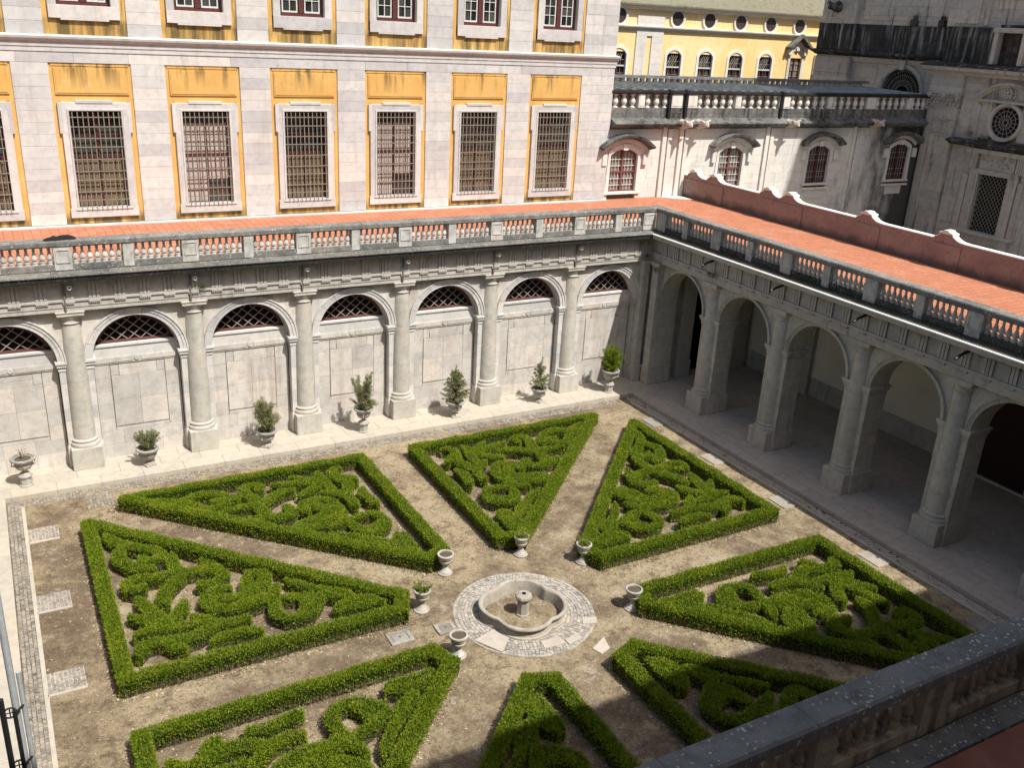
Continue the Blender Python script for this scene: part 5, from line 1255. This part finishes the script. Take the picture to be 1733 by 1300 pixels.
# ------------------------------------------------------------------ leafy tufts
def tuft(name, pts, mat, lmin=.05, lmax=.12, wd=.018, up=.5, jit=.5, core=None):
    n = len(pts); pts = np.array(pts)
    c = pts.mean(0); out = pts - c; out /= np.linalg.norm(out, axis=1)[:, None] + 1e-6
    d = out * .6 + np.array([0, 0, up]) + rng.normal(0, jit, (n, 3)); d /= np.linalg.norm(d, axis=1)[:, None]
    l = rng.uniform(lmin, lmax, n); s = np.cross(d, rng.normal(0, 1, (n, 3))); s /= np.linalg.norm(s, axis=1)[:, None] + 1e-9
    V, F = (core.v, core.f) if core else ([(0, 0, -.5), (.001, 0, -.5), (0, .001, -.5)], [(0, 1, 2)])
    return finish_leaf(name, V, F, pts - s * wd, pts + s * wd, pts + d * l[:, None], 'bark', mat)
def shrub_mesh(kind, seed):
    r = np.random.default_rng(seed); br = MB(); pts = []
    def clump(c, rad, n): 
        n = int(n * 1.5); rad = rad * 1.45; v = r.normal(0, 1, (n, 3)); v /= np.linalg.norm(v, axis=1)[:, None]; pts.extend((np.array(c) + v * (rad * r.uniform(.4, 1, n))[:, None]).tolist())
    def shoot(p0, p1, n, rad, th=.012):
        p0, p1 = np.array(p0), np.array(p1); mid = (p0 + p1) / 2 + r.normal(0, .04, 3); br.tube([p0, mid, p1], [th, th * .7, th * .3], 5)
        for t in np.linspace(.25, 1, max(2, int(np.linalg.norm(p1 - p0) / .09))): q = p0 * (1 - t) + p1 * t; clump(q + r.normal(0, .015, 3), rad * (1.15 - .5 * t), n)
    if kind == 'twig':
        for k in range(5): a = r.uniform(0, 6.3); shoot((0, 0, 0), (.14 * math.cos(a), .14 * math.sin(a), .3 + .15 * r.random()), 3, .03)
    elif kind == 'low':
        for k in range(34): a = r.uniform(0, 6.3); q = r.uniform(.12, .5); shoot((0, 0, 0), (q * math.cos(a), q * math.sin(a), .35 + .45 * r.random()), 26, .06)
    elif kind == 'round':
        for k in range(48): a = r.uniform(0, 6.3); z = r.uniform(.25, 1.25); q = .5 * math.sin(PI * min(1, z / 1.35)) ** .6 * r.uniform(.5, 1); shoot((0, 0, z * .25), (q * math.cos(a), q * math.sin(a), z), 24, .075)
    elif kind == 'leafy':
        for k in range(14): a = r.uniform(0, 6.3); q = r.uniform(.05, .42); shoot((0, 0, 0), (q * math.cos(a), q * math.sin(a), .9 + .65 * r.random()), 22, .06)
        for k in range(14): a = r.uniform(0, 6.3); q = r.uniform(.2, .42); shoot((0, 0, 0), (q * math.cos(a), q * math.sin(a), .15 + .4 * r.random()), 22, .07)
    elif kind == 'cone':
        br.tube([(0, 0, 0), (0, 0, 1.5)], [.03, .01], 6)
        for k in range(80): a = r.uniform(0, 6.3); z = r.uniform(.2, 1.5); q = .56 * (1 - z / 1.75) ** .8 * (.45 + .55 * min(1, z / .4)); shoot((0, 0, max(0, z - .25)), (q * math.cos(a), q * math.sin(a), z), 22, .055)
        shoot((0, 0, 1.3), (.02, 0, 1.72), 16, .04)
    elif kind == 'spire':
        br.tube([(0, 0, 0), (0, 0, 1.4)], [.025, .008], 6)
        for k in range(50): a = r.uniform(0, 6.3); z = r.uniform(.2, 1.2); q = .46 * (1 - z / 1.5) * (.5 + .5 * min(1, z / .4)); shoot((0, 0, max(0, z - .2)), (q * math.cos(a), q * math.sin(a), z), 15, .045)
        shoot((0, 0, 1.1), (.03, 0, 1.5), 14, .035)
    elif kind == 'dense':
        for k in range(75): a = r.uniform(0, 6.3); z = r.uniform(.1, 1.15); q = .46 * math.sin(PI * min(1, (z + .12) / 1.4)) ** .7 * r.uniform(.6, 1); shoot((0, 0, z * .4), (q * math.cos(a), q * math.sin(a), z), 22, .08)
    elif kind == 'fern':
        for k in range(24): a = r.uniform(0, 6.3); q = r.uniform(.1, .34); shoot((0, 0, 0), (q * math.cos(a), q * math.sin(a), .10 + .12 * r.random()), 14, .045, .006)
    return tuft('foliage', pts, 'shrub' if kind not in ('fern', 'dense') else 'leaf', .03, .07, .010, .35, .5, br)

# ------------------------------------------------------------------ wall vases with plants (along the back walkway)
def vase_parts(t, ped, s=1.0, flip=False):
    z = 0
    if ped:
        MB().lathe([(.24, 0), (.25, .04), (.21, .07), (.20, .36), (.26, .40), (.27, .46), (.22, .50)], 0, 0, 8).build('pedestal', 'urn', t); z = .50
    else: MB().cbox(-.22, .22, -.22, .22, 0, .09, .015).build('foot_block', 'urn', t); z = .09
    f = lambda pr: [(a * s, z + b * s) for a, b in pr]
    MB().lathe(f([(.19, 0), (.20, .03), (.12, .08), (.08, .13), (.09, .17), (.12, .19)]), 0, 0, 20).build('stem', 'urn', t, smooth=True)
    # gadrooned bowl
    m = MB(); n = 36; prof = f([(.12, .18), (.24, .24), (.31, .34), (.33, .44), (.31, .47), (.32, .50), (.37, .60)]); vs = []
    for i, (r, zz) in enumerate(prof):
        for k in range(n): a = 2 * PI * k / n; q = r * (1 + (.045 * math.cos(12 * a) if 0 < i < 4 else 0)); vs.append((q * math.cos(a), q * math.sin(a), zz))
    m.add(vs, [(i * n + k, i * n + (k + 1) % n, (i + 1) * n + (k + 1) % n, (i + 1) * n + k) for i in range(len(prof) - 1) for k in range(n)]); m.build('bowl', 'urn', t, smooth=True)
    MB().lathe(f([(.33, .56), (.42, .60), (.46, .64), (.46, .69), (.43, .71), (.36, .70), (.345, .64), (.0, .63)]), 0, 0, 28, cap=False).build('rim', 'urndark', t, smooth=True)
    MB().lathe(f([(.35, .63), (.2, .655), (.01, .66)]), 0, 0, 18, cap=False).build('soil', 'potsoil', t)
    for sg in (-1, 1): MB().tube([(sg * .30 * s, 0, z + .36 * s), (sg * .42 * s, 0, z + .40 * s), (sg * .40 * s, 0, z + .52 * s), (sg * .34 * s, 0, z + .55 * s)], .03 * s, 6).build('handle', 'urn', t)
    return z + .66 * s
VX = [(-2.33, -.52, 1, 'twig', 'far left stone vase on an octagonal pedestal, nearly empty', 'dry bare twigs in the far left vase', 1.0),
      (2.21, -.50, 0, 'low', 'squat stone vase without pedestal between the first and second columns', 'low spreading grey-green bush in the second vase from the left', 1.0),
      (7.09, -.58, 0, 'round', 'fluted stone vase between the second and third columns', 'tall loose rounded bush in the third vase from the left', 1.0),
      (11.50, -.66, 1, 'leafy', 'stone vase on a pedestal between the third and fourth columns', 'thin shrub with upright leafy shoots in the fourth vase from the left', .95),
      (16.12, -.66, 0, 'cone', 'stone vase between the fourth and fifth columns', 'cone-shaped little conifer in the fifth vase from the left', 1.0),
      (20.87, -.55, 0, 'spire', 'small stone vase between the fifth and sixth columns', 'sparse spire-topped shrub in the sixth vase from the left', .92),
      (25.02, -.75, 1, 'dense', 'stone vase on a pedestal at the corner where the shade begins', 'dense bright green bush in the corner vase at the back right', 1.05)]
FS = {'round': (1.25, 1.2), 'low': (1.1, 1.0), 'twig': (1.1, 1.1), 'leafy': (1.5, 1.15), 'cone': (1.5, 1.05), 'spire': (1.6, 1.1), 'dense': (1.35, 1.2)}
for i, (x, y, ped, kind, l1, l2, s) in enumerate(VX):
    t = thing('stone_vase', l1, 'vase', (x, y, 0), .4 * i, 'stone vases along the back walkway')
    zt = vase_parts(t, ped, s)
    p = thing('potted_shrub', l2, 'shrub', (x, y, zt - .02), i * 1.1, 'shrubs growing in the vases')
    link('foliage', shrub_mesh(kind, 30 + i), p, scale=(FS[kind][0], FS[kind][0], FS[kind][1]))

# ------------------------------------------------------------------ garden urns at the bed tips
def urn(t, planted):
    MB().lathe([(.20, -.01), (.30, .02), (.30, .05), (.24, .08)], 0, 0, 20).build('foot_slab', 'fount', t)
    MB().lathe([(.22, .06), (.23, .10), (.17, .15), (.10, .28), (.095, .36), (.12, .40), (.14, .42)], 0, 0, 24).build('stem', 'urn', t, smooth=True)
    MB().lathe([(.12, .40), (.19, .43), (.235, .50), (.25, .55), (.225, .58), (.225, .60), (.27, .64), (.285, .70), (.275, .74)], 0, 0, 28).build('bowl', 'urn', t, smooth=True)
    MB().lathe([(.27, .72), (.31, .74), (.335, .78), (.33, .82), (.31, .835), (.265, .83), (.25, .80), (.25, .77), (.0, .765)], 0, 0, 28, cap=False).build('rim', 'urn', t, smooth=True)
    MB().lathe([(.252, .775), (.15, .79), (.01, .792)], 0, 0, 18, cap=False).build('soil', 'potsoil', t)
UR = [(10.07, -12.60, 0, 'empty stone urn at the tip of the long back left hedge bed'), (8.46, -14.27, 1, 'fern-filled stone urn at the tip of the far left hedge bed'),
      (13.08, -12.62, 1, 'planted stone urn at the tip of the back middle hedge bed'), (14.88, -13.99, 1, 'planted urn half hidden by the tip of the back right hedge bed'),
      (14.84, -17.10, 0, 'empty stone urn with round shadow at the tip of the right hedge bed'), (8.50, -16.90, 0, 'empty urn behind the tip of the bottom left hedge bed')]
ul = ['small fern spilling over the urn left of the fountain', 'green fern in the urn behind the fountain', 'green fern in the urn merging with the back right hedge']
q = 0; fm = shrub_mesh('fern', 77)
for i, (x, y, pl, lab) in enumerate(UR):
    t = thing('garden_urn', lab, 'urn', (x, y, GZ), i * .7, 'stone urns at the tips of the hedge beds'); urn(t, pl); t.scale = (.88, .88, .95)
    if pl:
        p = thing('urn_fern', ul[q], 'fern', (x, y, GZ + .73), i, 'ferns in the garden urns'); link('foliage', fm, p); q += 1

# ------------------------------------------------------------------ weeds and moss on cornices
def weeds(T, name, spots, mat='moss'):
    pts = []
    for x, y, z, r, n in spots:
        v = rng.normal(0, 1, (n, 3)) * np.array([r, r * .6, r * .5]); pts += (np.array([x, y, z]) + v).tolist()
    link(name, tuft(name, pts, mat, .03, .09, .012, .4, .6), T, kind='stuff')
weeds(north, 'cornice_weeds', [(NC[1] + .35, -.0, 7.25, .10, 160), (31.4, -.1, 7.6, .16, 260), (31.6, -.12, 7.0, .12, 200)])
weeds(east, 'cornice_moss', [(.5 + rng.random() * 29, -.02 - .1 * rng.random(), 7.9, .16, 26) for _ in range(60)] + [(22.0 + rng.random() * 3, -.1, 7.9, .18, 50) for _ in range(16)] + [(EC[0], -.02, 7.1, .12, 120), (EC[0] + .4, -.02, 7.1, .1, 90), (.5, .0, 6.3, .12, 120)])
weeds(be, 'balustrade_moss', [(rng.random() * 30, -.05 + .12 * rng.random(), 8.30, .14, 24) for _ in range(90)])
wd_ = [(-2.95 + .3 * rng.random(), -2 - 12 * rng.random(), GZ + .03, .05, 18) for _ in range(16)]
pts = []
for x, y, z, r, n in wd_: pts += (np.array([x, y, z]) + rng.normal(0, 1, (n, 3)) * np.array([r, r, r * .3])).tolist()
tag(link('ground_weeds', tuft('ground_weeds', pts, 'leaf', .02, .06, .01), None, kind='stuff'), 'small green weeds growing in the cobbles by the left walkway', 'weeds')
weeds(ch, 'ledge_moss', [(4.2 + 2.4 * rng.random(), -.4, 11.98, .16, 60) for _ in range(10)] + [(3.9, -.3, 12.4, .22, 300), (5.0, -.3, 12.2, .18, 200)])

# ------------------------------------------------------------------ black cloth on the terrace, poles at the left
m = MB(); n = 14; random.seed(8); vs = []
for j in range(6):
    for i in range(n):
        u = i / (n - 1); v = j / 5; x = -.55 + 1.1 * u; y = -.16 + .32 * v
        hgt = .02 + .17 * math.sin(PI * v) * (math.sin(PI * u) ** .6) * (.6 + .5 * random.random()); vs.append((x + random.uniform(-.03, .03), y + random.uniform(-.02, .02), hgt))
m.add(vs, [(j * n + i, j * n + i + 1, (j + 1) * n + i + 1, (j + 1) * n + i) for j in range(5) for i in range(n - 1)])
o = m.build('black_cloth', 'cloth', smooth=True); o.location = (-.02, .32, 9.42); o.rotation_euler = (0, 0, .1); tag(o, 'crumpled black cloth lying on the rail of the back balustrade at far left', 'cloth')

pl = thing('metal_mast', 'grey metal mast of two pipes with black iron rods and rings at the left edge', 'pole', (-2.76, -25.0, GZ))
MB().tube([(0, 0, 0), (0, 0, 11.4)], .05, 12).build('pipe', 'greypipe', pl, smooth=True)
MB().tube([(.10, .02, 0), (.10, .02, 9.0)], .035, 12).build('pipe', 'greypipe', pl, smooth=True)
MB().tube([(-.02, -.16, 0), (-.02, -.16, 8.5)], .03, 8).build('black_rod', 'blackiron', pl)
MB().tube([(-.17, -.12, 0), (-.17, -.12, 8.7)], .04, 8).build('black_rod', 'blackiron', pl)
for z in (8.45, 7.5):
    m = MB(); seg = [(-.08 + .085 * math.cos(2 * PI * k / 14), -.14, z + .085 * math.sin(2 * PI * k / 14)) for k in range(15)]; m.tube(seg, .014, 6)
    m.tube([(-.16, -.14, z), (0, -.14, z)], .01, 5); m.tube([(-.08, -.14, z - .08), (-.08, -.14, z + .08)], .01, 5); m.tube([(0, -.14, z - .02), (.10, 0, z - .02)], .02, 6); m.build('iron_ring', 'blackiron', pl)
